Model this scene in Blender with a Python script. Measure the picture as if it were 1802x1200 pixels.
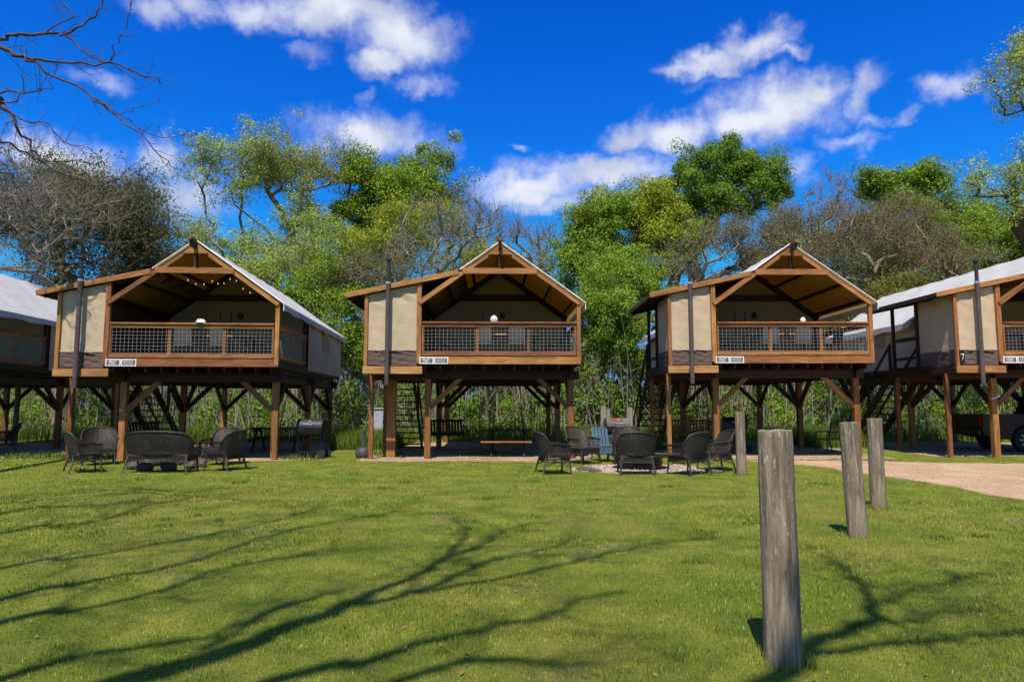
import bpy, bmesh, math, random
import numpy as np
from mathutils import Vector, Matrix

for o in list(bpy.data.objects): bpy.data.objects.remove(o)
SC = bpy.context.scene
COL = SC.collection
R = math.radians
rng = np.random.default_rng(7)
random.seed(7)

# ------------------------------------------------------------------ camera
F_PX, CAM_H, PITCH = 1200.0, 1.55, math.atan(110/1200)
cam_d = bpy.data.cameras.new('camera'); cam = bpy.data.objects.new('camera', cam_d); COL.objects.link(cam)
cam_d.sensor_width = 36; cam_d.lens = 36*F_PX/1802; cam_d.clip_end = 2000; cam_d.clip_start = .05
cam.location = (0, 0, CAM_H); cam.rotation_euler = (R(90)+PITCH, 0, 0)
SC.camera = cam

# ------------------------------------------------------------------ light, sky, exposure
SUN_EL = R(60)
SH = Vector((0.2, 0.98, 0)).normalized()           # direction in which shadows fall
COT = 1/math.tan(SUN_EL)
sun_d = bpy.data.lights.new('sun', 'SUN'); sun = bpy.data.objects.new('sun', sun_d); COL.objects.link(sun)
sun_d.energy = 5.0; sun_d.angle = R(.53); sun_d.color = (1, .94, .82)
ldir = Vector((SH.x*math.cos(SUN_EL), SH.y*math.cos(SUN_EL), -math.sin(SUN_EL)))
sun.rotation_euler = ldir.to_track_quat('-Z', 'Y').to_euler()
sun.location = (0, -10, 30)
SC.render.engine = 'CYCLES'
SC.cycles.max_bounces = 6; SC.cycles.diffuse_bounces = 3; SC.cycles.glossy_bounces = 2; SC.cycles.transmission_bounces = 3; SC.cycles.transparent_max_bounces = 4
SC.cycles.caustics_reflective = False; SC.cycles.caustics_refractive = False
SC.view_settings.view_transform = 'Standard'; SC.view_settings.look = 'None'
SC.view_settings.exposure = .4; SC.view_settings.gamma = 1; SC.view_settings.use_curve_mapping = False
SC.render.resolution_x = 1024; SC.render.resolution_y = 681

def ray(px, py):
    a = (px-901)/F_PX; b = (600-py)/F_PX
    return Vector((a, math.cos(PITCH)-b*math.sin(PITCH), math.sin(PITCH)+b*math.cos(PITCH)))
def at(px, py, Y):                                   # the point at depth Y that the photo shows at a pixel
    r = ray(px, py); t = Y/r.y
    return Vector((r.x*t, Y, CAM_H+r.z*t))
def gr(px, py, h=0.0):
    r = ray(px, py); t = (h-CAM_H)/r.z
    return Vector((r.x*t, r.y*t, h))

class NT:                                            # small node-tree helper
    def __init__(s, tree): s.t = tree; s.n = tree.nodes; s.l = tree.links
    def new(s, typ, **kw):
        n = s.n.new(typ)
        for k, v in kw.items():
            if k.startswith('i_'):
                key = k[2:]; key = int(key) if key.isdigit() else key.replace('_', ' ')
                s.set(n.inputs[key], v)
            else: setattr(n, k, v)
        return n
    def set(s, sock, v):
        if isinstance(v, bpy.types.NodeSocket): s.l.new(v, sock)
        elif isinstance(v, bpy.types.Node): s.l.new(v.outputs[0], sock)
        else: sock.default_value = v
    def math(s, op, a, b=None, c=None, clamp=False):
        n = s.n.new('ShaderNodeMath'); n.operation = op; n.use_clamp = clamp
        s.set(n.inputs[0], a)
        if b is not None: s.set(n.inputs[1], b)
        if c is not None: s.set(n.inputs[2], c)
        return n.outputs[0]
    def vmath(s, op, a, b=None, out=0):
        n = s.n.new('ShaderNodeVectorMath'); n.operation = op
        s.set(n.inputs[0], a)
        if b is not None: s.set(n.inputs[1], b)
        return n.outputs[out]
    def ramp(s, fac, stops, interp='LINEAR'):
        n = s.n.new('ShaderNodeValToRGB'); n.color_ramp.interpolation = interp
        e = n.color_ramp.elements
        while len(e) < len(stops): e.new(.5)
        for el, (p, c) in zip(e, stops): el.position = p; el.color = (*c, 1) if len(c) == 3 else c
        s.set(n.inputs[0], fac); return n.outputs[0]
    def mix(s, fac, a, b, blend='MIX'):
        n = s.n.new('ShaderNodeMix'); n.data_type = 'RGBA'; n.blend_type = blend
        s.set(n.inputs[0], fac)
        for k, v in ((6, a), (7, b)):
            if isinstance(v, (tuple, list)): v = (*v, 1) if len(v) == 3 else v
            s.set(n.inputs[k], v)
        return n.outputs[2]
    def noise(s, vec, scale, detail=3, rough=.5, dist=0, out=0):
        n = s.n.new('ShaderNodeTexNoise'); s.set(n.inputs['Vector'], vec)
        n.inputs['Scale'].default_value = scale; n.inputs['Detail'].default_value = detail
        n.inputs['Roughness'].default_value = rough; n.inputs['Distortion'].default_value = dist
        return n.outputs[out]
    def maprange(s, v, a, b, c=0., d=1., smooth=False):
        n = s.n.new('ShaderNodeMapRange'); n.clamp = True
        if smooth: n.interpolation_type = 'SMOOTHSTEP'
        s.set(n.inputs[0], v)
        for i, q in enumerate((a, b, c, d)): s.set(n.inputs[i+1], q)
        return n.outputs[0]

def build_world():
    w = bpy.data.worlds.new('World'); SC.world = w; w.use_nodes = True
    t = NT(w.node_tree); t.n.clear()
    sky = t.new('ShaderNodeTexSky', sky_type='NISHITA', sun_disc=False)
    sky.sun_elevation = SUN_EL; sky.sun_rotation = math.atan2(-SH.x, -SH.y)
    sky.altitude = 200; sky.air_density = 1.0; sky.dust_density = .35; sky.ozone_density = 2.0
    # a deeper, polarised-looking blue that still pales towards the horizon
    rgb = t.new('ShaderNodeSeparateColor'); t.set(rgb.inputs[0], sky.outputs[0])
    cc = t.new('ShaderNodeCombineColor')
    t.set(cc.inputs[0], t.math('MINIMUM', t.math('MULTIPLY', t.math('POWER', rgb.outputs[0], 3.0), .022), 1.5))
    t.set(cc.inputs[1], t.math('MINIMUM', t.math('MULTIPLY', t.math('POWER', rgb.outputs[1], 1.6), .49), 4.2))
    t.set(cc.inputs[2], t.math('MINIMUM', t.math('MULTIPLY', rgb.outputs[2], 2.1), 9.2))
    blue = cc.outputs[0]
    d = t.new('ShaderNodeTexCoord').outputs['Generated']
    sep = t.new('ShaderNodeSeparateXYZ'); t.set(sep.inputs[0], d)
    az = t.math('ARCTAN2', sep.outputs[0], sep.outputs[1]); el = t.math('ARCSINE', sep.outputs[2])
    cmb = t.new('ShaderNodeCombineXYZ'); t.set(cmb.inputs[0], az); t.set(cmb.inputs[1], el)
    p0 = cmb.outputs[0]
    # domain warp at two scales: billows and wisps
    def warp(p, scale, amt, det):
        n = t.noise(d, scale, det, .6, 0, out=1)
        off = t.vmath('SUBTRACT', n, (.5, .5, .5))
        sc = t.new('ShaderNodeVectorMath', operation='SCALE'); t.set(sc.inputs[0], off); sc.inputs['Scale'].default_value = amt
        fl = t.vmath('MULTIPLY', sc.outputs[0], (1, 1, 0))
        return t.vmath('ADD', p, fl)
    p = warp(warp(p0, 8, .06, 2), 24, .06, 4)
    def ae(px, py):
        r = ray(px, py).normalized(); return math.atan2(r.x, r.y), math.asin(r.z)
    blobs = [(625, 18, 140, 48, 1), (700, 62, 92, 66, 1), (662, 112, 48, 28, 1), (560, 30, 90, 42, .95), (450, 22, 95, 40, .8), (330, 5, 120, 34, .75),
             (262, 18, 60, 34, .7), (540, 96, 52, 20, .6), (748, 152, 54, 24, .68), (660, 245, 118, 44, .95), (170, 150, 56, 20, .6), (110, 285, 140, 46, .98),
             (295, 270, 50, 50, .85), (560, 260, 60, 24, .55), (330, 350, 100, 66, .8), (30, 200, 60, 30, .3),
             (1330, 82, 74, 36, .95), (1270, 108, 84, 30, .9), (1205, 118, 48, 14, .75), (1398, 90, 46, 15, .75),
             (1365, 190, 128, 60, 1), (1435, 160, 64, 44, .95), (1320, 205, 100, 44, 1), (1190, 232, 80, 40, .95), (1108, 242, 50, 28, .9),
             (1060, 306, 150, 36, 1), (940, 338, 100, 30, 1), (985, 365, 110, 20, .8), (892, 345, 48, 18, .8), (1250, 150, 60, 20, .5),
             (1540, 132, 46, 32, .8), (1528, 165, 34, 46, .78), (1500, 245, 66, 22, .7), (1545, 206, 44, 16, .66), (1660, 148, 44, 36, .82),
             (1606, 204, 26, 16, .7), (915, 254, 17, 9, .6), (1405, 285, 60, 26, .65), (1730, 160, 24, 30, .4), (653, 185, 12, 22, .5)]
    acc = None
    for (bx, by, rx, ry, s) in blobs:
        a, e = ae(bx, by); a1, _ = ae(bx+rx, by); _, e1 = ae(bx, by-ry)
        q = t.vmath('SUBTRACT', p, (a, e, 0))
        q = t.vmath('MULTIPLY', q, (.87/abs(a1-a), .87/abs(e1-e), 0))
        ln = t.vmath('LENGTH', q, out=1)
        v = t.maprange(ln, 1.75, .0, 0., s, True)
        acc = v if acc is None else t.math('MAXIMUM', acc, v)
    er = t.noise(d, 20, 6, .66)
    er2 = t.noise(d, 11, 3, .55)
    shade = t.maprange(er2, .36, .62, 0, 1, True)
    ccol = t.mix(shade, (5.9, 6.4, 7.9), (9.0, 9.2, 9.9))
    def cloudy(acc, er):
        dens = t.math('ADD', acc, t.math('MULTIPLY', t.math('SUBTRACT', er, .5), 1.05))
        dens = t.maprange(dens, .2, 1.02, 0, 1, True)
        dens = t.math('MULTIPLY', dens, t.maprange(acc, .03, .3, 0, 1, True))
        return t.math('MULTIPLY', dens, t.maprange(acc, .25, .95, .38, .95))
    bg1 = t.new('ShaderNodeBackground'); t.set(bg1.inputs[0], t.mix(cloudy(acc, er), blue, ccol)); bg1.inputs[1].default_value = .075
    # the same kind of scattered cumulus goes on over the rest of the sky
    n1 = t.noise(d, 3.2, 5, .58)
    away = t.math('MAXIMUM', t.maprange(t.math('ABSOLUTE', az), .8, 1.0, 0, 1, True), t.maprange(el, .74, .9, 0, 1, True))
    rest = t.math('MULTIPLY', t.maprange(n1, .5, .68, 0, .95, True), away)
    bg2 = t.new('ShaderNodeBackground'); t.set(bg2.inputs[0], t.mix(rest, blue, (7.4, 7.5, 8.9))); bg2.inputs[1].default_value = .075
    gate = t.math('MULTIPLY', t.math('LESS_THAN', t.math('ABSOLUTE', az), .8), t.math('LESS_THAN', t.math('ABSOLUTE', t.math('SUBTRACT', el, .37)), .37))
    mx = t.new('ShaderNodeMixShader'); t.set(mx.inputs[0], gate); t.l.new(bg2.outputs[0], mx.inputs[1]); t.l.new(bg1.outputs[0], mx.inputs[2])
    out = t.new('ShaderNodeOutputWorld'); t.l.new(mx.outputs[0], out.inputs[0])
build_world()

# ------------------------------------------------------------------ object helpers
TM = {}
def link(o, parent=None, M=None):
    COL.objects.link(o)
    M = M if M is not None else Matrix.Identity(4)
    if parent is not None:
        o.parent = parent
        o.matrix_basis = TM[parent.name].inverted() @ M if parent.name in TM else M
        TM[o.name] = M
    else:
        o.matrix_basis = M
        TM[o.name] = Matrix.Identity(4)
    return o
def tag(o, label=None, cat=None, group=None, kind=None):
    if label: o['label'] = label
    if cat: o['category'] = cat
    if group: o['group'] = group
    if kind: o['kind'] = kind
    return o
def thing(name, label, cat, loc=(0, 0, 0), rz=0, group=None):
    o = bpy.data.objects.new(name, None); o.empty_display_size = .2
    link(o, None, Matrix.Translation(loc) @ Matrix.Rotation(rz, 4, 'Z'))
    return tag(o, label, cat, group)

class MB:
    """collects geometry for one mesh"""
    def __init__(s): s.v = []; s.f = []; s.n = 0
    def add(s, vs, fs):
        k = s.n; s.v.extend([tuple(q) for q in vs]); s.n += len(vs)
        s.f.extend([tuple(i+k for i in q) for q in fs]); return s
    def box(s, c, d, M=None):
        x, y, z = d[0]/2, d[1]/2, d[2]/2
        vs = [Vector((sx*x, sy*y, sz*z)) for sx in (-1, 1) for sy in (-1, 1) for sz in (-1, 1)]
        if M is not None: vs = [M @ q for q in vs]
        vs = [q+Vector(c) for q in vs]
        return s.add(vs, [(0, 1, 3, 2), (4, 6, 7, 5), (0, 4, 5, 1), (2, 3, 7, 6), (0, 2, 6, 4), (1, 5, 7, 3)])
    def bar(s, p0, p1, w, h=None, up=(0, 0, 1)):
        p0, p1 = Vector(p0), Vector(p1); h = h or w
        M, L = basis(p0, p1, up)
        return s.box((p0+p1)/2, (L, w, h), M.to_3x3())
    def tube(s, pts, rad, n=8, cap=True, closed=False):
        pts = [Vector(q) for q in pts]; m = len(pts)
        if not isinstance(rad, (list, tuple)): rad = [rad]*m
        vs = []; ref = None
        for i, q in enumerate(pts):
            if closed: t = pts[(i+1) % m]-pts[i-1]
            else: t = pts[min(i+1, m-1)]-pts[max(i-1, 0)]
            t.normalize()
            if ref is None:
                ref = Vector((0, 0, 1)) if abs(t.z) < .9 else Vector((1, 0, 0))
            a = (ref-t*ref.dot(t)).normalized(); ref = a; b = t.cross(a)
            for j in range(n):
                th = 2*math.pi*j/n
                vs.append(q+(a*math.cos(th)+b*math.sin(th))*rad[i])
        fs = []
        for i in range(m if closed else m-1):
            i2 = (i+1) % m
            for j in range(n):
                j2 = (j+1) % n
                fs.append((i*n+j, i*n+j2, i2*n+j2, i2*n+j))
        if cap and not closed:
            fs.append(tuple(range(n-1, -1, -1))); fs.append(tuple((m-1)*n+j for j in range(n)))
        return s.add(vs, fs)
    def lathe(s, prof, n=20, c=(0, 0, 0), axis='Z'):
        vs = []; fs = []; m = len(prof)
        for (r, z) in prof:
            for j in range(n):
                th = 2*math.pi*j/n
                q = (r*math.cos(th), r*math.sin(th), z)
                if axis == 'X': q = (q[2], q[0], q[1])
                if axis == 'Y': q = (q[0], q[2], q[1])
                vs.append((q[0]+c[0], q[1]+c[1], q[2]+c[2]))
        for i in range(m-1):
            for j in range(n):
                j2 = (j+1) % n; fs.append((i*n+j, i*n+j2, (i+1)*n+j2, (i+1)*n+j))
        if prof[0][0] > 1e-4: fs.append(tuple(range(n-1, -1, -1)))
        if prof[-1][0] > 1e-4: fs.append(tuple((m-1)*n+j for j in range(n)))
        return s.add(vs, fs)
    def prism(s, poly, y0, y1):                      # polygon in xz extruded along y
        k = len(poly)
        vs = [(x, y0, z) for x, z in poly]+[(x, y1, z) for x, z in poly]
        fs = [tuple(range(k)), tuple(range(2*k-1, k-1, -1))]+[(i, i+k, (i+1) % k+k, (i+1) % k) for i in range(k)]
        return s.add(vs, fs)
    def grid(s, fn, nu, nv):
        vs = [fn(i/nu, j/nv) for j in range(nv+1) for i in range(nu+1)]
        fs = [(j*(nu+1)+i, j*(nu+1)+i+1, (j+1)*(nu+1)+i+1, (j+1)*(nu+1)+i) for j in range(nv) for i in range(nu)]
        return s.add(vs, fs)
    def build(s, name, mat, parent=None, smooth=False, M=None, recalc=True):
        me = bpy.data.meshes.new(name); me.from_pydata(s.v, [], s.f)
        if recalc:
            bm = bmesh.new(); bm.from_mesh(me); bmesh.ops.recalc_face_normals(bm, faces=bm.faces); bm.to_mesh(me); bm.free()
        if mat: me.materials.append(mat)
        if smooth:
            me.polygons.foreach_set('use_smooth', [True]*len(me.polygons))
            me.set_sharp_from_angle(angle=R(40))
        o = bpy.data.objects.new(name, me)
        return link(o, parent, M)

def basis(p0, p1, up=(0, 0, 1)):
    x = (p1-p0); L = x.length; x = x/L
    up = Vector(up)
    if abs(x.dot(up)) > .98: up = Vector((0, 1, 0))
    y = up.cross(x).normalized(); z = x.cross(y)
    M = Matrix((x, y, z)).transposed().to_4x4(); return M, L
_boxcache = {}
def beam(name, p0, p1, w, h, mat, parent, up=(0, 0, 1)):
    """one timber: local X runs along its length"""
    p0, p1 = Vector(p0), Vector(p1); M, L = basis(p0, p1, up)
    key = (round(L, 3), round(w, 3), round(h, 3), mat.name)
    me = _boxcache.get(key)
    if me is None:
        b = MB(); b.box((0, 0, 0), (L, w, h)); me = bpy.data.meshes.new('timber'); me.from_pydata(b.v, [], b.f)
        bm = bmesh.new(); bm.from_mesh(me); bmesh.ops.recalc_face_normals(bm, faces=bm.faces)
        if min(w, h) > .03: bmesh.ops.bevel(bm, geom=bm.edges[:], offset=min(.008, min(w, h)*.12), segments=1, affect='EDGES')
        bm.to_mesh(me); bm.free(); me.materials.append(mat); _boxcache[key] = me
    M = Matrix.Translation((p0+p1)/2) @ M
    return link(bpy.data.objects.new(name, me), parent, M)

def np_mesh(name, V, faces, mats, parent=None, smooth=False, mat_idx=None):
    """faces: list of int arrays, (n,3) or (n,4)"""
    me = bpy.data.meshes.new(name)
    me.vertices.add(len(V)); me.vertices.foreach_set('co', np.asarray(V, np.float32).ravel())
    loops = np.concatenate([f.ravel() for f in faces]); sizes = np.concatenate([np.full(len(f), f.shape[1]) for f in faces])
    me.loops.add(len(loops)); me.loops.foreach_set('vertex_index', loops.astype(np.int32))
    starts = np.concatenate([[0], np.cumsum(sizes)[:-1]])
    me.polygons.add(len(sizes)); me.polygons.foreach_set('loop_start', starts.astype(np.int32))
    try: me.polygons.foreach_set('loop_total', sizes.astype(np.int32))
    except Exception: pass
    if mat_idx is not None: me.polygons.foreach_set('material_index', mat_idx.astype(np.int32))
    if smooth: me.polygons.foreach_set('use_smooth', np.ones(len(sizes), bool))
    for m in (mats if isinstance(mats, (list, tuple)) else [mats]): me.materials.append(m)
    me.update(calc_edges=True)
    return link(bpy.data.objects.new(name, me), parent)

# ------------------------------------------------------------------ materials
M = {}
def newmat(name):
    m = bpy.data.materials.new(name); m.use_nodes = True; t = NT(m.node_tree); t.n.clear()
    out = t.new('ShaderNodeOutputMaterial'); M[name] = m
    return m, t, out
def pbsdf(t, out, color, rough=.7, metal=0, spec=.4, bump=None, bstr=.3, bdist=.01):
    b = t.new('ShaderNodeBsdfPrincipled')
    if isinstance(color, (tuple, list)): color = (*color, 1)
    t.set(b.inputs['Base Color'], color); t.set(b.inputs['Roughness'], rough); b.inputs['Metallic'].default_value = metal
    b.inputs['Specular IOR Level'].default_value = spec
    if bump is not None:
        n = t.new('ShaderNodeBump'); n.inputs['Strength'].default_value = bstr; n.inputs['Distance'].default_value = bdist
        t.set(n.inputs['Height'], bump); t.l.new(n.outputs[0], b.inputs['Normal'])
    t.l.new(b.outputs[0], out.inputs[0]); return b
def simple(name, col, rough=.6, metal=0, spec=.4, var=.25, scale=8):
    m, t, out = newmat(name)
    c = t.new('ShaderNodeTexCoord').outputs['Object']
    n = t.noise(c, scale, 4, .6)
    f = t.maprange(n, .3, .7, 1-var, 1+var)
    cc = t.mix(1, (*col, 1), t.mix(1, (1, 1, 1), (1, 1, 1)), 'MULTIPLY')
    hs = t.new('ShaderNodeHueSaturation'); t.set(hs.inputs['Color'], (*col, 1)); t.set(hs.inputs['Value'], f)
    pbsdf(t, out, hs.outputs[0], rough, metal, spec, n, .15, .004)
    return m
def wood(name, dark, mid, light, rough=.62, rnd=.35, knots=True):
    m, t, out = newmat(name)
    c = t.new('ShaderNodeTexCoord').outputs['Object']
    inf = t.new('ShaderNodeObjectInfo')
    rv = inf.outputs['Random']
    off = t.new('ShaderNodeCombineXYZ'); t.set(off.inputs[0], t.math('MULTIPLY', rv, 40)); t.set(off.inputs[1], t.math('MULTIPLY', rv, 17))
    p = t.vmath('ADD', c, off.outputs[0])
    st = t.vmath('MULTIPLY', p, (1.2, 22, 22))
    n = t.noise(st, 1.6, 5, .62, .8)
    col = t.ramp(n, [(.28, dark), (.5, mid), (.72, light)])
    big = t.noise(t.vmath('MULTIPLY', p, (.8, 2, 2)), 1.3, 3, .5)
    v = t.math('MULTIPLY', t.maprange(big, .25, .75, .7, 1.25), t.maprange(rv, 0, 1, 1-rnd, 1+rnd*.6))
    hs = t.new('ShaderNodeHueSaturation'); t.set(hs.inputs['Color'], col); t.set(hs.inputs['Value'], v)
    t.set(hs.inputs['Hue'], t.maprange(rv, 0, 1, .488, .508))
    fin = hs.outputs[0]
    if knots:
        vo = t.new('ShaderNodeTexVoronoi', feature='F1'); t.set(vo.inputs['Vector'], t.vmath('MULTIPLY', p, (1.6, 5, 5))); vo.inputs['Scale'].default_value = 1.1
        kn = t.maprange(vo.outputs['Distance'], .05, .13, .75, 0, True)
        fin = t.mix(kn, fin, dark)
    pbsdf(t, out, fin, rough, 0, .3, n, .25, .004)
    return m
wood('cedar', (.115, .045, .013), (.31, .125, .036), (.47, .22, .075))
wood('cedar_post', (.1, .04, .012), (.26, .105, .03), (.4, .19, .065))
wood('dark_shaded_timber', (.014, .006, .003), (.036, .015, .006), (.068, .029, .012))  # dark wood, colour lowered further to imitate deep shade under the decks
wood('pale_board', (.2, .095, .03), (.47, .235, .075), (.64, .36, .14))
wood('grey_wood', (.1, .085, .07), (.22, .19, .16), (.34, .3, .25))

def canvas(name, col, var=.12, transl=None, tcol=None, bump=.5, streak=False):
    m, t, out = newmat(name)
    c = t.new('ShaderNodeTexCoord').outputs['Object']
    n1 = t.noise(c, 1.3, 4, .55); n2 = t.noise(t.vmath('MULTIPLY', c, (2.2, 2.2, 5)), 2.2, 5, .6, .6)
    v = t.maprange(t.math('ADD', t.math('MULTIPLY', n1, .6), t.math('MULTIPLY', n2, .4)), .3, .7, 1-var, 1+var)
    hs = t.new('ShaderNodeHueSaturation'); t.set(hs.inputs['Color'], (*col, 1)); t.set(hs.inputs['Value'], v)
    colr = hs.outputs[0]
    if streak:
        s2 = t.noise(t.vmath('MULTIPLY', c, (7, .7, .7)), 1.5, 4, .6)
        colr = t.mix(t.maprange(s2, .5, .75, 0, .4), colr, (.3, .3, .28))
    bp = t.new('ShaderNodeBump'); bp.inputs['Strength'].default_value = bump; bp.inputs['Distance'].default_value = .03; t.set(bp.inputs['Height'], n2)
    if transl:
        a = t.new('ShaderNodeBsdfDiffuse'); t.set(a.inputs[0], colr); t.l.new(bp.outputs[0], a.inputs['Normal'])
        b = t.new('ShaderNodeBsdfTranslucent'); b.inputs[0].default_value = (*tcol, 1)
        mx = t.new('ShaderNodeMixShader'); mx.inputs[0].default_value = transl
        t.l.new(a.outputs[0], mx.inputs[1]); t.l.new(b.outputs[0], mx.inputs[2]); t.l.new(mx.outputs[0], out.inputs[0])
    else:
        b = t.new('ShaderNodeBsdfPrincipled'); t.set(b.inputs['Base Color'], colr); b.inputs['Roughness'].default_value = .85
        b.inputs['Specular IOR Level'].default_value = .15
        t.l.new(bp.outputs[0], b.inputs['Normal']); t.l.new(b.outputs[0], out.inputs[0])
    return m
canvas('tan_canvas', (.475, .36, .24), bump=.22)
canvas('tan_canvas_dim', (.33, .255, .15))  # copy of the tan canvas, darkened to imitate shade inside the porch
canvas('brown_canvas', (.12, .08, .07), .2)
canvas('white_canvas', (.53, .52, .5), .1, .22, (.6, .37, .12), .35, True)
canvas('liner_canvas', (.26, .165, .05), .12, .25, (.5, .28, .05), .3)

simple('black_metal', (.018, .018, .02), .35, .3, .5)
simple('grill_black', (.022, .023, .027), .42, .1, .45, .2, 5)
simple('pipe_metal', (.1, .07, .065), .45, .25, .5, .2, 4)
simple('pipe_dark', (.035, .033, .035), .5, .3)
simple('galvanised', (.33, .3, .27), .5, .1)
simple('white_paint', (.78, .76, .74), .5)
simple('sign_brown', (.12, .09, .09), .5)
simple('sign_pale', (.5, .46, .47), .5)
simple('blue_plastic', (.08, .125, .19), .5, 0, .4, .15, 3)
simple('grey_fabric', (.09, .09, .09), .8)
simple('stone', (.09, .075, .058), .9, 0, .2, .4, 6)
simple('rust_red', (.17, .045, .035), .8, 0, .2, .4, 6)
simple('lid_grey', (.1, .095, .088), .7, .1, .4, .3, 5)
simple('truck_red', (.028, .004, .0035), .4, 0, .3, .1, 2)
simple('tyre', (.02, .02, .02), .85)
simple('alloy', (.5, .5, .52), .3, .8)
simple('dark_glass', (.01, .012, .014), .08, 0, .6, .05)
simple('tail_red', (.35, .015, .01), .25)
simple('ash_plastic', (.06, .055, .055), .55)
simple('utility_grey', (.36, .37, .42), .6, .1)
simple('charred', (.02, .018, .016), .95, 0, .1)
simple('ribbon', (.75, .5, .55), .6)
simple('teal_fabric', (.03, .17, .18), .8)
m, t, out = newmat('bulb')
e = t.new('ShaderNodeEmission'); e.inputs[0].default_value = (1, .9, .7, 1); e.inputs[1].default_value = .6; t.l.new(e.outputs[0], out.inputs[0])
# wicker: dark strands
m, t, out = newmat('wicker')
c = t.new('ShaderNodeTexCoord').outputs['Object']
wv = t.new('ShaderNodeTexWave', wave_type='BANDS', bands_direction='Z'); t.set(wv.inputs[0], c); wv.inputs['Scale'].default_value = 22; wv.inputs['Distortion'].default_value = 3
n = t.noise(c, 30, 3)
hh = t.math('ADD', wv.outputs['Fac'], n)
pbsdf(t, out, t.ramp(hh, [(.3, (.008, .006, .005)), (1, (.042, .031, .024))]), .42, 0, .42, hh, .5, .006)
# bark
def bark(name, a, b):
    m, t, out = newmat(name)
    c = t.new('ShaderNodeTexCoord').outputs['Object']
    n = t.noise(t.vmath('MULTIPLY', c, (4, 4, 1)), 2.5, 5, .65)
    pbsdf(t, out, t.ramp(n, [(.3, a), (.7, b)]), .9, 0, .15, n, .5, .03)
bark('bark_grey', (.12, .1, .075), (.3, .26, .2))
bark('bark_dark', (.045, .038, .03), (.13, .11, .09))
bark('bark_tan', (.13, .095, .06), (.3, .235, .165))
bark('bark_purple', (.05, .037, .035), (.12, .09, .085))
bark('bark_pale', (.17, .15, .11), (.4, .36, .27))
def leaf(name, c1, c2, tr=.35):
    m, t, out = newmat(name)
    g = t.new('ShaderNodeNewGeometry'); rv = g.outputs['Random Per Island']
    pos = t.new('ShaderNodeTexCoord').outputs['Object']
    n = t.noise(pos, .45, 3, .6)
    f = t.math('ADD', t.math('MULTIPLY', rv, .6), t.math('MULTIPLY', t.maprange(n, .3, .7), .4))
    col = t.mix(f, c1, c2)
    a = t.new('ShaderNodeBsdfPrincipled'); t.set(a.inputs['Base Color'], col); a.inputs['Roughness'].default_value = .55; a.inputs['Specular IOR Level'].default_value = .25
    b = t.new('ShaderNodeBsdfTranslucent'); t.set(b.inputs[0], t.mix(.5, col, (.2, .3, .02)))
    mx = t.new('ShaderNodeMixShader'); mx.inputs[0].default_value = tr
    t.l.new(a.outputs[0], mx.inputs[1]); t.l.new(b.outputs[0], mx.inputs[2]); t.l.new(mx.outputs[0], out.inputs[0])
    return m
leaf('leaf_deep', (0.077, 0.153, 0.013), (0.220, 0.345, 0.025))
leaf('leaf_bright', (0.116, 0.197, 0.013), (0.298, 0.406, 0.027))
leaf('leaf_lime', (0.220, 0.259, 0.013), (0.427, 0.467, 0.027))
leaf('leaf_pale', (0.251, 0.310, 0.044), (0.472, 0.560, 0.104))
leaf('leaf_olive', (0.094, 0.094, 0.014), (0.212, 0.189, 0.029))
leaf('leaf_dark', (0.028, 0.038, 0.008), (0.088, 0.088, 0.019), .2)
leaf('leaf_weed', (0.05, 0.1, 0.01), (0.19, 0.26, 0.03))
# ------------------------------------------------------------------ ground
def lawn_color(t, c):
    big = t.noise(c, .32, 3, .55); mid = t.noise(c, 1.7, 4, .6); fine = t.noise(c, 24, 3, .6)
    g = t.ramp(mid, [(.3, (.11, .165, .017)), (.5, (.21, .252, .03)), (.7, (.32, .33, .05))])
    dry = t.math('MULTIPLY', t.maprange(big, .48, .68, 0, 1, True), t.maprange(fine, .35, .65, .3, 1))
    g = t.mix(t.math('MULTIPLY', dry, .55), g, (.34, .27, .065))
    br = t.maprange(t.noise(t.vmath('ADD', c, (5, 61, 0)), .9, 4, .65), .54, .7, 0, .6, True)
    g = t.mix(br, g, (.25, .225, .08))
    lush = t.maprange(t.noise(t.vmath('ADD', c, (31, 7, 0)), .5, 2, .5), .52, .7, 0, .5, True)
    g = t.mix(lush, g, (.11, .19, .018))
    return g, fine
m, t, out = newmat('lawn')
c = t.new('ShaderNodeTexCoord').outputs['Object']
g, fine = lawn_color(t, c)
f2 = t.noise(c, 70, 4, .7)
g = t.mix(t.maprange(f2, .4, .65, .65, 0), g, (.06, .065, .01))
pbsdf(t, out, g, .9, 0, .1, t.math('ADD', f2, fine), .9, .03)
m, t, out = newmat('grass_blade')
c = t.new('ShaderNodeTexCoord').outputs['Object']
g, fine = lawn_color(t, c)
rv = t.new('ShaderNodeNewGeometry').outputs['Random Per Island']
hs = t.new('ShaderNodeHueSaturation'); t.set(hs.inputs['Color'], g); t.set(hs.inputs['Value'], t.maprange(rv, 0, 1, .75, 1.5)); t.set(hs.inputs['Hue'], t.maprange(t.math('FRACT', t.math('MULTIPLY', rv, 7.3)), 0, 1, .485, .51))
straw = t.math('GREATER_THAN', t.math('FRACT', t.math('MULTIPLY', rv, 13.7)), .93)
col = t.mix(straw, hs.outputs[0], (.45, .38, .14))
a = t.new('ShaderNodeBsdfDiffuse'); t.set(a.inputs[0], col)
b = t.new('ShaderNodeBsdfTranslucent'); t.set(b.inputs[0], col)
mx = t.new('ShaderNodeMixShader'); mx.inputs[0].default_value = .3
t.l.new(a.outputs[0], mx.inputs[1]); t.l.new(b.outputs[0], mx.inputs[2]); t.l.new(mx.outputs[0], out.inputs[0])
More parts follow.
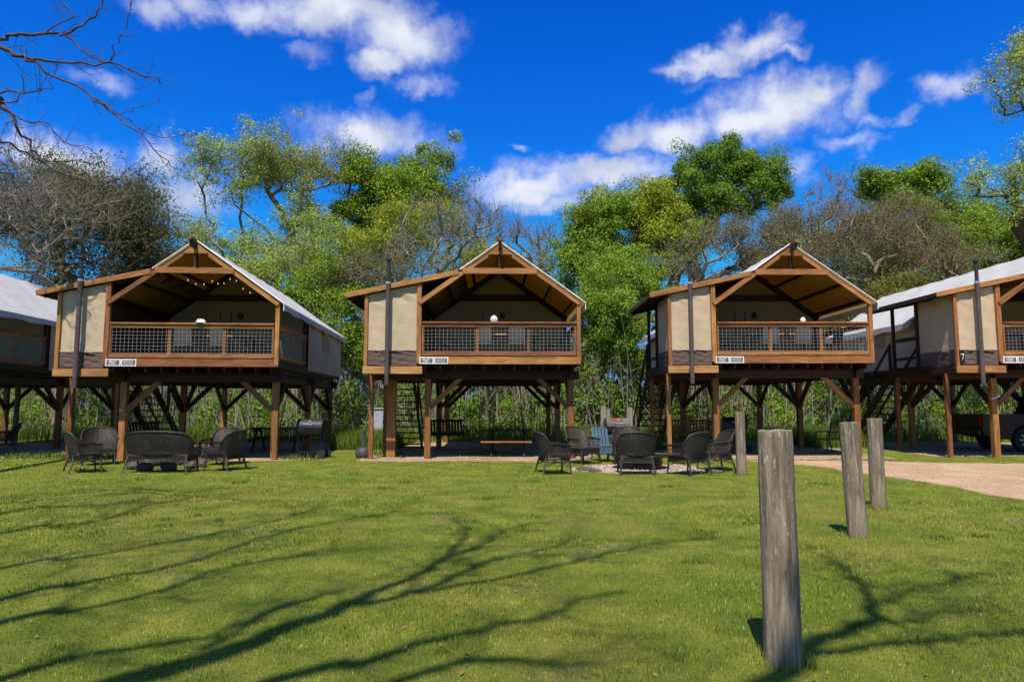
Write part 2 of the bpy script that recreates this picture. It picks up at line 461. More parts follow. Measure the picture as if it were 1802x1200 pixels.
def dirtmat(name, a, b, cc, pebble):
    m, t, out = newmat(name)
    c = t.new('ShaderNodeTexCoord').outputs['Object']
    n = t.noise(c, .9, 5, .62); f = t.noise(c, 40, 4, .7)
    col = t.ramp(n, [(.3, a), (.55, b), (.75, cc)])
    col = t.mix(t.maprange(f, .42, .62, .5, 0), col, a)
    vo = t.new('ShaderNodeTexVoronoi'); t.set(vo.inputs['Vector'], c); vo.inputs['Scale'].default_value = pebble
    col = t.mix(t.maprange(vo.outputs['Distance'], .1, .25, .35, 0), col, (.6, .52, .42))
    pbsdf(t, out, col, .95, 0, .1, t.math('ADD', f, n), .7, .03)
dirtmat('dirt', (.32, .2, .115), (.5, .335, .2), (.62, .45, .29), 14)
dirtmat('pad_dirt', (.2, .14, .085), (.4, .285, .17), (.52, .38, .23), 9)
dirtmat('gravel', (.2, .15, .12), (.36, .28, .235), (.46, .38, .33), 18)

MB().grid(lambda u, v: (-300+600*u, -120+620*v, 0), 8, 8).build('lawn', M['lawn'], None, recalc=False)
tag(bpy.data.objects['lawn'], kind='structure')

def wob(a, b):
    return .5*math.sin(a*1.7+b)+.3*math.sin(a*3.9+2*b)+.2*math.sin(a*8.3+3*b)
def sheet(name, poly, mat, z, amp=.18, seed=0):
    pts = []
    k = len(poly)
    for i in range(k):
        p, q = Vector(poly[i]), Vector(poly[(i+1) % k]); L = (q-p).length; n = max(2, int(L/.18))
        nrm = Vector((-(q-p).y, (q-p).x)).normalized()
        for j in range(n):
            u = j/n; w = wob(i*7+u*L*1.1, seed)*amp*min(1, 4*u*(1-u)+.3)
            pts.append(p.lerp(q, u)+nrm*w)
    me = bpy.data.meshes.new(name); bm = bmesh.new()
    bm.faces.new([bm.verts.new((a.x, a.y, z)) for a in pts]); bmesh.ops.triangulate(bm, faces=bm.faces[:])
    bmesh.ops.recalc_face_normals(bm, faces=bm.faces)
    for f in bm.faces:
        if f.normal.z < 0: f.normal_flip()
    bm.to_mesh(me); bm.free(); me.materials.append(mat)
    o = link(bpy.data.objects.new(name, me)); tag(o, kind='structure')
    return [(a.x, a.y) for a in pts]
DIRT = []
DIRT.append(sheet('dirt_path', [(6.2, 18.75), (7.4, 17.5), (8.05, 14.4), (8.3, 10.9), (9.3, 8.2), (13, 5.5), (30, 5.5), (32, 17.6), (16, 17.9), (11.5, 18.05), (9, 18.9)], M['dirt'], .004, .16, 1))
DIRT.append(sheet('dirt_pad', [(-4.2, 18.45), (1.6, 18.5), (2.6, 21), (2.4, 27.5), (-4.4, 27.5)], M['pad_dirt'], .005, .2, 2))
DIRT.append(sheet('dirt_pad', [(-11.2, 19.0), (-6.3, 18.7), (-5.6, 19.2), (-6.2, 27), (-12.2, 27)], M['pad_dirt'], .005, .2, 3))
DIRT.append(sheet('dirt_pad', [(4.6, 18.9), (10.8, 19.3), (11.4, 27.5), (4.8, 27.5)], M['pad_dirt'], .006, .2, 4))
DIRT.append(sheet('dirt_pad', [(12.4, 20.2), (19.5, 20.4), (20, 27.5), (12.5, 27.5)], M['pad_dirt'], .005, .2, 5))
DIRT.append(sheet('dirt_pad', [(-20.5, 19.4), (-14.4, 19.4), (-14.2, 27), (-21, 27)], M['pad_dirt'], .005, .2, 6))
DIRT.append(sheet('gravel_patch', [(1.3, 15.9), (2.4, 15.35), (4.0, 15.4), (4.9, 16.2), (4.4, 17.4), (3, 17.7), (1.8, 17.2)], M['gravel'], .005, .15, 7))

def in_poly(x, y, poly):
    x = np.asarray(x); ins = np.zeros(len(x), bool); j = len(poly)-1
    for i in range(len(poly)):
        xi, yi = poly[i]; xj, yj = poly[j]
        cond = ((yi > y) != (yj > y)) & (x < (xj-xi)*(y-yi)/(yj-yi+1e-12)+xi)
        ins ^= cond; j = i
    return ins
def blades(name, x, y, h, w, lean, mat, label, cat, zbase=None):
    n = len(x)
    th = rng.uniform(0, 2*np.pi, n); ph = rng.uniform(0, 2*np.pi, n); lz = rng.uniform(.1, 1, n)*lean
    dx, dy = np.cos(th)*w/2, np.sin(th)*w/2
    z0 = np.zeros(n) if zbase is None else zbase
    V = np.empty((n, 5, 3), np.float32)
    mx, my = np.cos(ph)*lz*h, np.sin(ph)*lz*h
    V[:, 0] = np.stack([x-dx, y-dy, z0-.004], 1); V[:, 1] = np.stack([x+dx, y+dy, z0-.004], 1)
    V[:, 2] = np.stack([x+dx*.75+mx*.35, y+dy*.75+my*.35, z0+h*.6], 1); V[:, 3] = np.stack([x-dx*.75+mx*.35, y-dy*.75+my*.35, z0+h*.6], 1)
    V[:, 4] = np.stack([x+mx, y+my, z0+h*np.sqrt(np.clip(1-lz**2*.5, .2, 1))], 1)
    b = np.arange(n)[:, None]*5
    o = np_mesh(name, V.reshape(-1, 3), [b+np.array([[0, 1, 2, 3]]), b+np.array([[3, 2, 4]])], mat)
    return tag(o, label, cat, kind='stuff')
def lawn_blades():
    N = 205000
    y = 2.6*np.exp(rng.uniform(0, 1, N)*math.log(20.5/2.6)); half = np.minimum(y*.86+1.2, 19)
    x = rng.uniform(-1, 1, N)*half
    keep = np.ones(N, bool)
    jx, jy = x+rng.normal(0, .13, N), y+rng.normal(0, .13, N)
    for pz in DIRT: keep &= ~(in_poly(jx, jy, pz) & (rng.uniform(0, 1, N) > .035))
    x, y = x[keep], y[keep]
    n = len(x)
    patch = .75+.5*np.sin(x*1.3+2*np.sin(y*.7))*np.sin(y*1.1+1.7*np.sin(x*.9))
    h = rng.uniform(.012, .031, n)*np.clip(patch, .6, 1.3)
    w = np.clip(.0013*y, .004, .024)*rng.uniform(.7, 1.3, n)
    blades('lawn_grass', x, y, h, w, 1.0, M['grass_blade'], 'short mown yellow-green grass covering the open lawn', 'grass')
lawn_blades()
def lawn_extras():
    # coarser darker tussocks in the lawn
    k = 80; cy = 3.2*np.exp(rng.uniform(0, 1, k)*math.log(17/3.2)); cx = rng.uniform(-1, 1, k)*cy*.8
    per = 60; x = np.repeat(cx, per)+rng.normal(0, .09, k*per); y = np.repeat(cy, per)+rng.normal(0, .08, k*per)
    keep = np.ones(len(x), bool)
    for pz in DIRT: keep &= ~in_poly(x, y, pz)
    x, y = x[keep], y[keep]
    blades('grass_tussocks', x, y, rng.uniform(.02, .055, len(x)), np.clip(.0013*y, .004, .02), 1.0, M['leaf_weed'], 'darker coarse tussocks scattered through the mown lawn', 'grass')
    # dead leaves and pebbles
    n = 420; y = 3.6*np.exp(rng.uniform(0, 1, n)*math.log(19/3.6)); x = rng.uniform(-1, 1, n)*np.minimum(y*.85+.5, 15)
    C = np.stack([x, y, rng.uniform(.012, .035, n)], 1); a = rng.uniform(0, 6.28, n); s = rng.uniform(.008, .022, n)
    u = np.stack([np.cos(a), np.sin(a), rng.normal(0, .25, n)], 1)*s[:, None]; v = np.stack([-np.sin(a), np.cos(a), rng.normal(0, .3, n)], 1)*s[:, None]*.55
    V = np.stack([C-u, C-v, C+u, C+v], 1).reshape(-1, 3)
    tag(np_mesh('fallen_leaves', V, [np.arange(n*4).reshape(n, 4)], M['dead_leaf']), 'dry brown leaves scattered over the lawn', 'leaves', kind='stuff')
    px_, py_ = [], []
    for pz in DIRT:
        P = np.array(pz); m = 700; qx = rng.uniform(P[:, 0].min(), min(P[:, 0].max(), 19), m*2); qy = rng.uniform(P[:, 1].min(), P[:, 1].max(), m*2)
        k = in_poly(qx, qy, pz) & (qy < 22); px_.append(qx[k]); py_.append(qy[k])
    x, y = np.concatenate(px_), np.concatenate(py_); n = len(x); s = rng.uniform(.008, .03, n)**1.0
    O = np.array([[1, 0, 0], [0, 1, 0], [-1, 0, 0], [0, -1, 0], [0, 0, .7], [0, 0, -.5]])
    V = np.stack([x, y, np.full(n, .008)], 1)[:, None]+O[None]*s[:, None, None]*rng.uniform(.6, 1.3, (n, 1, 3))
    f = np.array([[0, 1, 4], [1, 2, 4], [2, 3, 4], [3, 0, 4]])
    F = (np.arange(n)*6)[:, None, None]+f[None]
    tag(np_mesh('pebbles', V.reshape(-1, 3), [F.reshape(-1, 3)], M['pebble']), 'small pebbles lying on the dirt path and pads', 'pebbles', kind='stuff')
simple('dead_leaf', (.22, .14, .06), .9, 0, .1, .4, 3)
simple('pebble', (.42, .33, .24), .9, 0, .1, .5, 3)
lawn_extras()
def weeds():
    xs, ys, hs = [], [], []
    def strip(x0, x1, y0, y1, n, h0, h1):
        xs.append(rng.uniform(x0, x1, n)); ys.append(rng.uniform(y0, y1, n)); hs.append(rng.uniform(h0, h1, n))
    strip(-30, 34, 27.5, 36, 22000, .2, .8)
    strip(-6.2, -3.9, 23, 28, 5000, .2, .7)
    strip(2.5, 5.2, 23, 28, 6000, .2, .75)
    strip(10.5, 13, 24, 29, 6000, .25, .8)
    strip(-15, -12.3, 23.5, 28, 6000, .25, .8)
    for (x0, x1, y0, n) in [(-4.6, -3.3, 20.3, 250), (-6.4, -5.4, 18.9, 200), (-14.6, -11.2, 19.2, 500), (4.4, 5.4, 19.2, 200)]:
        strip(x0, x1, y0, y0+1.2, n, .06, .2)
    x, y, h = map(np.concatenate, (xs, ys, hs))
    blades('tall_grass', x, y, h, rng.uniform(.012, .035, len(x)), .55, M['leaf_weed'], 'tall bright green weeds and grass growing behind the cabins', 'weeds')
weeds()

# ------------------------------------------------------------------ cabins
def wrinkle(u, v, s):
    a = math.sin(u*9+v*17+s)*.5+math.sin(u*21-v*13+2*s)*.3+math.sin(v*33+u*6+s*3)*.2
    top = max(0, v-.72)/.28
    return .006*a+.03*top*math.sin(u*16+v*26+s)*(.3+.7*abs(math.sin(u*5+s)))
def cloth(p00, p10, p11, p01, nrm, nu, nv, s, amp=1):
    p00, p10, p11, p01, nrm = map(Vector, (p00, p10, p11, p01, nrm))
    def fn(u, v):
        e = min(1, 8*min(u, 1-u))*min(1, 14*min(v, 1-v)+.1)
        return (p00*(1-u)+p10*u)*(1-v)+(p01*(1-u)+p11*u)*v + nrm*(wrinkle(u, v, s)*amp*e)
    return fn

def cabin(cx, cy, k, dz, left, label, seed, number=False, detail=True):
    rz = -math.atan(k)                               # depth runs along (k, 1)
    T = thing('tent_cabin', label, 'cabin', (cx, cy, 0), rz, 'canvas cabins on stilts in a row')
    W, D, P = M['cedar'], M['dark_shaded_timber'], M['cedar_post']
    hw = 2.25; PD = 3.5; LEN = 9.6
    fz0, fz1 = 2.63+dz, 2.83+dz                      # deck fascia
    rt = 3.80+dz; ridge = 6.02+dz; eave = 4.37+dz
    sl = (ridge-eave)/(hw+.05)
    def rz_(x): return ridge-abs(x)*sl
    # --- deck and floor frame
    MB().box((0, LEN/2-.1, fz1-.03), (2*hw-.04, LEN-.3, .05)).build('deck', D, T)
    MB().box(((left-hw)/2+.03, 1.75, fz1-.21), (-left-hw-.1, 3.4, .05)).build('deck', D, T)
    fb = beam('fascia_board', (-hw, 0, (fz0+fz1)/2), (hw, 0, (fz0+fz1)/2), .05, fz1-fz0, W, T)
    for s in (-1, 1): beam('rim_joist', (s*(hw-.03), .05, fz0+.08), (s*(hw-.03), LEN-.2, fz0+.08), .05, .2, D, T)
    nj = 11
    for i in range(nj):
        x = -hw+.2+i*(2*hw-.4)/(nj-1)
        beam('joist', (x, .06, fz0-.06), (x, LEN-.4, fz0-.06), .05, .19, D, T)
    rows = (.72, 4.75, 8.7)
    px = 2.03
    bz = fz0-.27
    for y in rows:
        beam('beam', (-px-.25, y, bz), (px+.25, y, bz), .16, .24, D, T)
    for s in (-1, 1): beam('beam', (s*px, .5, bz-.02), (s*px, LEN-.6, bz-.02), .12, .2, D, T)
    for y in rows:
        for s in (-1, 1):
            beam('post', (s*px, y, -.05), (s*px, y, bz-.1), .17, .17, P, T)
            beam('knee_brace', (s*(px-.04), y, bz-.95), (s*(px-.95), y, bz-.06), .1, .14, P if y < 1 else D, T)  # braces behind the front row get the shade-darkened timber
            for sy in (-1, 1):
                if (y < 1 and sy < 0) or (y > 8 and sy > 0): continue
                beam('knee_brace', (s*px, y+sy*.04, bz-.95), (s*px, y+sy*.95, bz-.06), .1, .14, D, T)
    # --- lean-to floor and posts
    lx0, lx1 = left, -hw-.0
    lb0, lb1 = fz0-.27, fz0-.065
    beam('fascia_board', (lx0-.02, -.004, (lb0+lb1)/2), (lx1+.12, -.004, (lb0+lb1)/2), .05, lb1-lb0, M['pale_board'], T)
    beam('rim_joist', (lx0+.0, .04, (lb0+lb1)/2), (lx0+.0, 3.3, (lb0+lb1)/2), .05, lb1-lb0, D, T)
    for i in range(4):
        y = .3+i*.95
        beam('joist', (lx0+.05, y, lb0+.06), (lx1+.2, y, lb0+.06), .05, .15, D, T)
    beam('post', (lx0+.12, .7, -.05), (lx0+.12, .7, lb0), .12, .12, P, T)
    beam('post', (lx0+.12, 3.2, -.05), (lx0+.12, 3.2, lb0), .12, .12, P, T)
    if detail == 2: beam('post', (lx0+.6, 1.3, -.05), (lx0+.6, 1.3, lb0), .26, .22, P, T)
    beam('beam', (lx0+.02, .7, lb0-.08), (lx1+.3, .7, lb0-.08), .1, .16, D, T)
    beam('beam', (lx0+.02, 3.2, lb0-.08), (lx1+.3, 3.2, lb0-.08), .1, .16, D, T)
    # --- wall posts at the front
    lsl = .216                                       # slope of the lean-to roof
    def lz(x): return 5.22+dz+(x+1.2)*lsl
    beam('corner_post', (hw-.05, .02, fz1-.16), (hw-.05, .02, rz_(hw-.05)-.02), .11, .1, W, T)
    beam('corner_post', (-hw+.02, .02, fz1-.16), (-hw+.02, .02, lz(-hw)-.13), .13, .1, W, T)
    beam('corner_post', (lx0+.05, .03, lb1), (lx0+.05, .03, lz(lx0)-.13), .1, .09, W, T)
    beam('corner_post', (lx0+.05, 1.85, lb1), (lx0+.05, 1.85, lz(lx0)-.1), .09, .09, D, T)
    beam('corner_post', (lx0+.05, 3.15, lb1), (lx0+.05, 3.15, lz(lx0)-.1), .09, .09, D, T)
    beam('landing_rail', (lx0+.05, 1.9, lb1+.95), (lx0+.05, 3.1, lb1+.95), .05, .12, D, T)
    beam('landing_rail', (lx0+.05, 1.9, lb1+.35), (lx0+.05, 3.1, lb1+.35), .04, .09, D, T)
    for y in (PD, LEN-.35):
        for s in (-1, 1): beam('wall_post', (s*(hw-.1), y, fz1), (s*(hw-.1), y, rz_(hw)-.03), .12, .12, D, T)
    # --- lean-to canvas
    bandz = fz0+.38
    yv = .05
    xa, xb = lx0+.1, -hw-.05
    def ztop(x): return lz(x)-.14
    cw = MB().grid(cloth((xa, yv, bandz), (xb, yv, bandz), (xb, yv, ztop(xb)), (xa, yv, ztop(xa)), (0, -1, 0), 40, 44, seed), 40, 44).build('canvas_wall', M['tan_canvas'], T, True, recalc=False)
    MB().grid(cloth((xa, yv-.012, lb1+.04), (xb, yv-.012, lb1+.02), (xb, yv-.012, bandz+.01), (xa, yv-.012, bandz+.01), (0, -1, 0), 40, 14, seed+2, 2.2), 40, 14).build('lower_band', M['brown_canvas'], cw, True, recalc=False)
    MB().box(((xa+xb)/2, yv-.02, bandz+.012), (xb-xa, .008, .03)).build('hem', M['tan_canvas'], cw)
    xs = lx0+.08
    sw = MB().grid(cloth((xs, 1.8, bandz), (xs, .1, bandz), (xs, .1, ztop(xs)), (xs, 1.8, ztop(xs)), (-1, 0, 0), 20, 30, seed+1), 20, 30).build('canvas_wall', M['tan_canvas'], T, True, recalc=False)
    MB().grid(cloth((xs-.01, 1.8, lb1+.03), (xs-.01, .1, lb1+.03), (xs-.01, .1, bandz+.01), (xs-.01, 1.8, bandz+.01), (-1, 0, 0), 20, 10, seed+3, 2), 20, 10).build('lower_band', M['brown_canvas'], sw, True, recalc=False)
    # --- lean-to roof
    tipx = left-.5
    roofb = MB()
    xr = -1.0
    roofb.add([(tipx, -.05, lz(tipx)), (xr, -.05, lz(xr)), (xr, 3.75, lz(xr)), (tipx, 3.75, lz(tipx)),
               (tipx, -.05, lz(tipx)-.03), (xr, -.05, lz(xr)-.03), (xr, 3.75, lz(xr)-.03), (tipx, 3.75, lz(tipx)-.03)],
              [(0, 1, 2, 3), (7, 6, 5, 4), (0, 4, 5, 1), (1, 5, 6, 2), (2, 6, 7, 3), (3, 7, 4, 0)])
    lr = roofb.build('lean_to_roof', D, T)
    beam('fascia_board', (tipx-.02, -.07, lz(tipx)-.05), (xr-.15, -.07, lz(xr-.15)-.05), .04, .14, W, T)
    beam('eave_board', (tipx, -.04, lz(tipx)-.05), (tipx, 3.75, lz(tipx)-.05), .03, .12, W if seed % 2 else D, T)
    for i in range(5):
        y = .15+i*.85
        beam('rafter', (tipx+.05, y, lz(tipx+.05)-.1), (xr, y, lz(xr)-.1), .05, .12, D, lr)
    # --- gable frame
    def rafters(y, mat, off, w=.06, h=.13):
        for s in (-1, 1):
            e = hw-.02
            beam('rafter', (s*e, y, rz_(e)-off), (s*.02, y, rz_(.02)-off), w, h, mat, T)
    rafters(-.04, W, .1)
    rafters(PD-.08, D, .12, .1, .16); rafters(LEN-.2, D, .12)
    beam('collar_tie', (-1.03, -.095, 5.215+dz), (1.03, -.095, 5.215+dz), .045, .16, W, T)
    gy = 5.82+dz
    MB().prism([(-.33, rz_(.33)-.1), (.33, rz_(.33)-.1), (.06, ridge-.1), (-.06, ridge-.1)], -.115, -.075).build('gusset', W, T)
    beam('collar_tie', (-1.2, PD-.12, 5.0+dz), (1.2, PD-.12, 5.0+dz), .06, .2, D, T)
    beam('ridge_beam', (0, -.42, ridge-.13), (0, LEN+.1, ridge-.13), .09, .17, D, T)
    beam('ridge_log', (0, -.5, ridge-.0), (0, -.08, ridge-.0), .075, .09, P, T)
    beam('king_post', (0, -.03, 5.14+dz), (0, -.03, ridge-.12), .09, .09, D, T)
    for s in (-1, 1):
        for q in (.78, 1.45, 2.08):
            beam('purlin', (s*q, .02, rz_(q)-.1), (s*q, LEN-.25, rz_(q)-.1), .06, .12, D, T, up=(s*.57, 0, .82))
    # --- roof canvas: outer fly and inner liner
    def fly(side, e, y0, y1, dzz, drop, sag, name, mat, nx=14, ny=40):
        b = MB()
        def fn(u, v):
            y = y0+(y1-y0)*v
            if u < .92:
                x = e*u/.92; z = rz_(x)+dzz
                z -= sag*math.sin(math.pi*u/.92)*(.6+.4*math.sin(y*2.1+seed))+.012*math.sin(y*5.3+u*7+seed)
            else:
                x = e+.015; z = rz_(e)+dzz-drop*(u-.92)/.08*(1+.12*math.sin(y*4.1+seed))
            return (side*x, y, z)
        b.grid(fn, nx, ny)
        return b.build(name, mat, T, True, recalc=False)
    fly(1, hw+.12, -.1, LEN+.25, .03, .2, .03, 'roof_canvas', M['white_canvas'])
    fly(-1, 1.12, -.1, 3.8, .03, .02, .01, 'roof_canvas', M['white_canvas'])
    fly(-1, hw+.25, 3.8, LEN+.25, .03, .22, .04, 'roof_canvas', M['white_canvas'])
    fly(1, hw, 0.0, LEN, -.02, .01, .0, 'roof_liner', M['liner_canvas'])
    fly(-1, hw, 0.0, LEN, -.02, .01, .0, 'roof_liner', M['liner_canvas'])
    # front hem of the fly
    hb = MB()
    for s, e in ((1, hw+.13), (-1, 1.1)):
        hb.tube([(s*e, -.1, rz_(e)+.03-(.19 if s > 0 else 0)), (s*e, -.1, rz_(e)+.03), (s*e*.5, -.1, rz_(e*.5)+.03), (0, -.1, ridge+.03)], .015, 6)
    hb.build('fly_hem', M['white_paint'], T)
    # --- tent body: front gable wall, side and back walls
    pts = [(-hw+.08, fz1), (hw-.08, fz1), (hw-.08, rz_(hw)-.06), (0, ridge-.1), (-hw+.08, rz_(hw)-.06)]
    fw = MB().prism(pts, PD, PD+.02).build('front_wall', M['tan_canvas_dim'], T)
    zp = MB()
    for x in (-.55, -.22): zp.bar((x, PD-.02, fz1+.05), (x+.05, PD-.02, fz1+1.75), .03)
    zp.tube([(.12, PD-.06, fz1+1.5), (.12, PD-.06, fz1+1.62), (.12, PD-.06, fz1+1.7)], [.07, .09, .03], 8)
    zp.build('door_zipper', M['black_metal'], fw)
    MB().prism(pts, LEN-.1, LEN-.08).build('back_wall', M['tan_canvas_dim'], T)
    zt = rz_(hw)-.1
    for s in (1, -1):
        x = s*(hw+.01)
        q = [(x, PD+.06, fz1-.12), (x, LEN-.15, fz1-.12), (x, LEN-.15, zt), (x, PD+.06, zt)]
        if s < 0: q = [q[1], q[0], q[3], q[2]]
        wl = MB().grid(cloth(*q, (s, 0, 0), 40, 24, seed+5, 1.6), 40, 24).build('side_wall', M['tan_canvas'], T, True, recalc=False)
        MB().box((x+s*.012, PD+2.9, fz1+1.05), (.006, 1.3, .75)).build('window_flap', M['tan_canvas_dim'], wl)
    MB().add([(-hw-.0, .1, fz1), (-hw, PD, fz1), (-hw, PD, lz(-hw)-.06), (-hw, .1, lz(-hw)-.06), (-hw+.03, .1, fz1), (-hw+.03, PD, fz1), (-hw+.03, PD, lz(-hw)-.06), (-hw+.03, .1, lz(-hw)-.06)],
             [(0, 1, 2, 3), (7, 6, 5, 4), (0, 4, 5, 1), (1, 5, 6, 2), (2, 6, 7, 3), (3, 7, 4, 0)]).build('inner_wall', D, T)
    # --- railings
    def railing(p0, p1, npost, mesh=True):
        p0, p1 = Vector(p0), Vector(p1); d = (p1-p0).normalized(); L = (p1-p0).length; nrm = Vector((-d.y, d.x, 0))
        Z = Vector((0, 0, 1))
        top = beam('railing', p0+Z*(rt-.02), p1+Z*(rt-.02), .13, .04, W, T)
        beam('upper_rail', p0+Z*(rt-.09), p1+Z*(rt-.09), .045, .1, W, top)
        beam('lower_rail', p0+Z*(fz1+.085), p1+Z*(fz1+.085), .045, .11, W, top)
        for q in (0.025, L-.025): beam('rail_stile', p0+d*q+Z*(fz1+.14), p0+d*q+Z*(rt-.14), .05, .05, W, top)
        for i in range(npost):
            q = L*(i+1)/(npost+1)+.1
            beam('rail_post', p0+d*q+nrm*.06+Z*(fz1), p0+d*q+nrm*.06+Z*(rt-.04), .09, .09, P, top)
        wm = MB()
        nz = 8; z0, z1 = fz1+.16, rt-.15
        for i in range(nz): z = z0+(z1-z0)*i/(nz-1); wm.bar(p0+d*.06+Z*z, p1-d*.06+Z*z, .0055)
        nx = int(L/.108)
        for i in range(nx+1):
            q = .06+(L-.12)*i/nx; wm.bar(p0+d*q+nrm*.008+Z*(z0-.03), p0+d*q+nrm*.008+Z*(z1+.03), .0055, None, (0, 1, 0))
        wm.build('wire_mesh', M['galvanised'], top)
    railing((-hw+.1, .0, 0), (hw-.12, .0, 0), 2)
    railing((hw-.06, .12, 0), (hw-.06, PD-.1, 0), 1)
    # --- sign plaques on the fascia
    for j in range(2):
        x = -hw+.24+j*.4; z = (fz0+fz1)/2-.0
        pl = MB().box((x, -.036, z), (.385, .012, .19)).build('sign_plaque', M['white_paint'], fb)
        pn = MB().box((x, -.0435, z), (.33, .004, .135)); pn.build('sign_panel', M['sign_brown'], fb)
        tx = MB()
        if j == 0:
            for (a, b, w, h) in ((-.06, .02, .09, .05), (.05, .025, .07, .04), (-.02, -.04, .2, .022), (.0, .0, .05, .06)): tx.box((x+a, -.0475, z+b), (w, .003, h))
        else:
            for i in range(4): tx.box((x+.02, -.0475, z+.048-i*.031), (.2+.03*math.sin(i*3), .003, .014))
            tx.box((x-.11, -.0475, z), (.03, .003, .08))
        tx.build('sign_lettering', M['sign_pale'], fb)
    # --- stove pipe in front of the lean-to wall
    xp = left+.62 if left > -3.65 else left+.66
    pt = 5.48+dz
    pipe = MB().tube([(xp, -.13, 2.05+dz), (xp, -.13, lz(xp)+.05)], .062, 14).build('stovepipe', M['pipe_metal'], T, True)
    up = MB().tube([(xp, -.13, lz(xp)+.05), (xp, -.13, pt)], .05, 14)
    up.lathe([(.05, pt), (.085, pt+.01), (.085, pt+.06), (.02, pt+.09)], 14, (xp, -.13, 0)); up.build('flue', M['pipe_dark'], pipe, True)
    cl = MB(); cl.lathe([(.066, lz(xp)+.01), (.072, lz(xp)+.02), (.072, lz(xp)+.06), (.066, lz(xp)+.07)], 14, (xp, -.13, 0)); cl.build('collar', M['galvanised'], pipe)
    MB().tube([(xp-.05, -.1, lb0+.1), (xp-.08, -.05, lb0+.1)], .012, 6).build('bracket', M['pipe_dark'], pipe)
    # --- stairs going down to the back
    sx0, sx1 = left+.02, left+.98
    ya, yb = 3.3, 6.3; za = lb1
    st = MB()
    for x in (sx0, sx1): st.bar((x, ya, za-.1), (x, yb, -.02), .05, .26)
    stc = st.build('staircase', D, T)
    nt = 12
    for i in range(nt):
        u = (i+.7)/nt
        beam('stair_tread', (sx0+.02, ya+(yb-ya)*u, za*(1-u)+.03), (sx1-.02, ya+(yb-ya)*u, za*(1-u)+.03), .25, .04, D, stc)
    for x in (sx0, sx1):
        beam('handrail', (x, ya, za+.88), (x, yb, .9), .05, .09, D, stc)
        for u in (.02, .5, .97):
            y = ya+(yb-ya)*u; beam('baluster', (x, y, za*(1-u)-.05), (x, y, za*(1-u)+.86), .08, .08, D, stc)
    if number:
        nb = MB().box((lx0+.13, -.04, fz0+.18), (.13, .03, .36)).build('number_plate', M['black_metal'], T)
        s7 = MB(); s7.box((lx0+.13, -.059, fz0+.25), (.085, .004, .026)); s7.bar((lx0+.165, -.059, fz0+.25), (lx0+.12, -.059, fz0+.1), .004, .026, (0, 1, 0))
        s7.build('numeral', M['white_paint'], nb)
    return T

C0 = cabin(-17.1, 18.6, -.1, -.08, -3.55, 'cabin at the left edge of the photo showing only its pale canvas roof side', 11, detail=1)
C1 = cabin(-8.55, 18.2, -.075, -.1, -3.52, 'stilted canvas cabin with string lights under its gable and branch shadows on its tan wall', 3)
C2 = cabin(-.34, 18.8, -.027, 0, -3.74, 'middle stilted canvas cabin facing the lawn straight on', 4, detail=2)
C3 = cabin(7.95, 19.2, .012, .05, -3.52, 'stilted canvas cabin behind the four grey wooden posts', 6)
C4 = cabin(16.02, 19.2, -.01, .05, -3.5, 'stilted canvas cabin at the right edge marked with a numeral 7', 8, number=True)
def in_cabin(Tc, p):
    return Tc.matrix_basis @ Vector(p)
# ------------------------------------------------------------------ wooden posts in the lawn
def bollard(px, py, h, r, label, seed):
    g = gr(px, py); T = thing('wooden_post', label, 'post', (g.x, g.y, 0), 0, 'round grey wooden posts in the lawn')
    nu, nv = 96, 70
    def rad(u, v):
        th = u*2*math.pi
        a = r*(1.04-.07*v)
        a *= 1+.02*math.sin(2*th+seed)+.014*math.sin(3*th+v*3+seed*2)+.008*math.sin(7*th+v*9+seed)
        crack = 0
        for k in range(9):
            c = (k*2.399+seed) % (2*math.pi); w = .035+.02*math.sin(k*5+seed)
            dth = (th-c+math.pi) % (2*math.pi)-math.pi+.06*math.sin(v*7+k)
            crack += math.exp(-(dth/w)**2)*max(0, math.sin(v*5+k*1.7+seed))
        return a-.011*crack
    b = MB()
    if seed == 2: T.rotation_euler = (0, R(-2.2), 0)
    vs = []; fs = []
    for j in range(nv+1):
        v = j/nv
        for i in range(nu):
            u = i/nu; a = rad(u, v)
            zz = -.06+(h+.06)*v+((.004*math.sin(u*6.283+seed)+.0025*math.sin(u*31+seed*3)) if j == nv else 0)
            rr = a*(.965 if j == nv else 1)
            vs.append((rr*math.cos(u*2*math.pi), rr*math.sin(u*2*math.pi), zz))
    for j in range(nv):
        for i in range(nu):
            i2 = (i+1) % nu; fs.append((j*nu+i, j*nu+i2, (j+1)*nu+i2, (j+1)*nu+i))
    b.add(vs, fs)
    b.build('shaft', M['post_wood'], T, True)
    tp = MB(); k = nv*nu
    ring = vs[k:k+nu]
    tp.add([(0, 0, h-.004)]+[(x, y, z) for x, y, z in ring], [(0, i+1, (i+1) % nu+1) for i in range(nu)])
    tp.build('end_grain', M['post_end'], T)
    # tuft of longer grass round the foot
    n = 260; th = rng.uniform(0, 2*np.pi, n); rr = r+rng.uniform(-.01, .09, n)
    V = np.empty((n, 3, 3)); hh = rng.uniform(.03, .1, n)
    x, y = np.cos(th)*rr, np.sin(th)*rr; t2 = rng.uniform(0, 6.28, n)
    V[:, 0] = np.stack([x-.003*np.cos(t2), y-.003*np.sin(t2), 0*x], 1); V[:, 1] = np.stack([x+.003*np.cos(t2), y+.003*np.sin(t2), 0*x], 1)
    V[:, 2] = np.stack([x+rng.normal(0, .02, n), y+rng.normal(0, .02, n), hh], 1)
    V += np.array([g.x, g.y, 0])
    TUFTS.append(V.reshape(-1, 3))
TUFTS = []
m, t, out = newmat('post_wood')
c = t.new('ShaderNodeTexCoord').outputs['Object']
inf = t.new('ShaderNodeObjectInfo').outputs['Random']
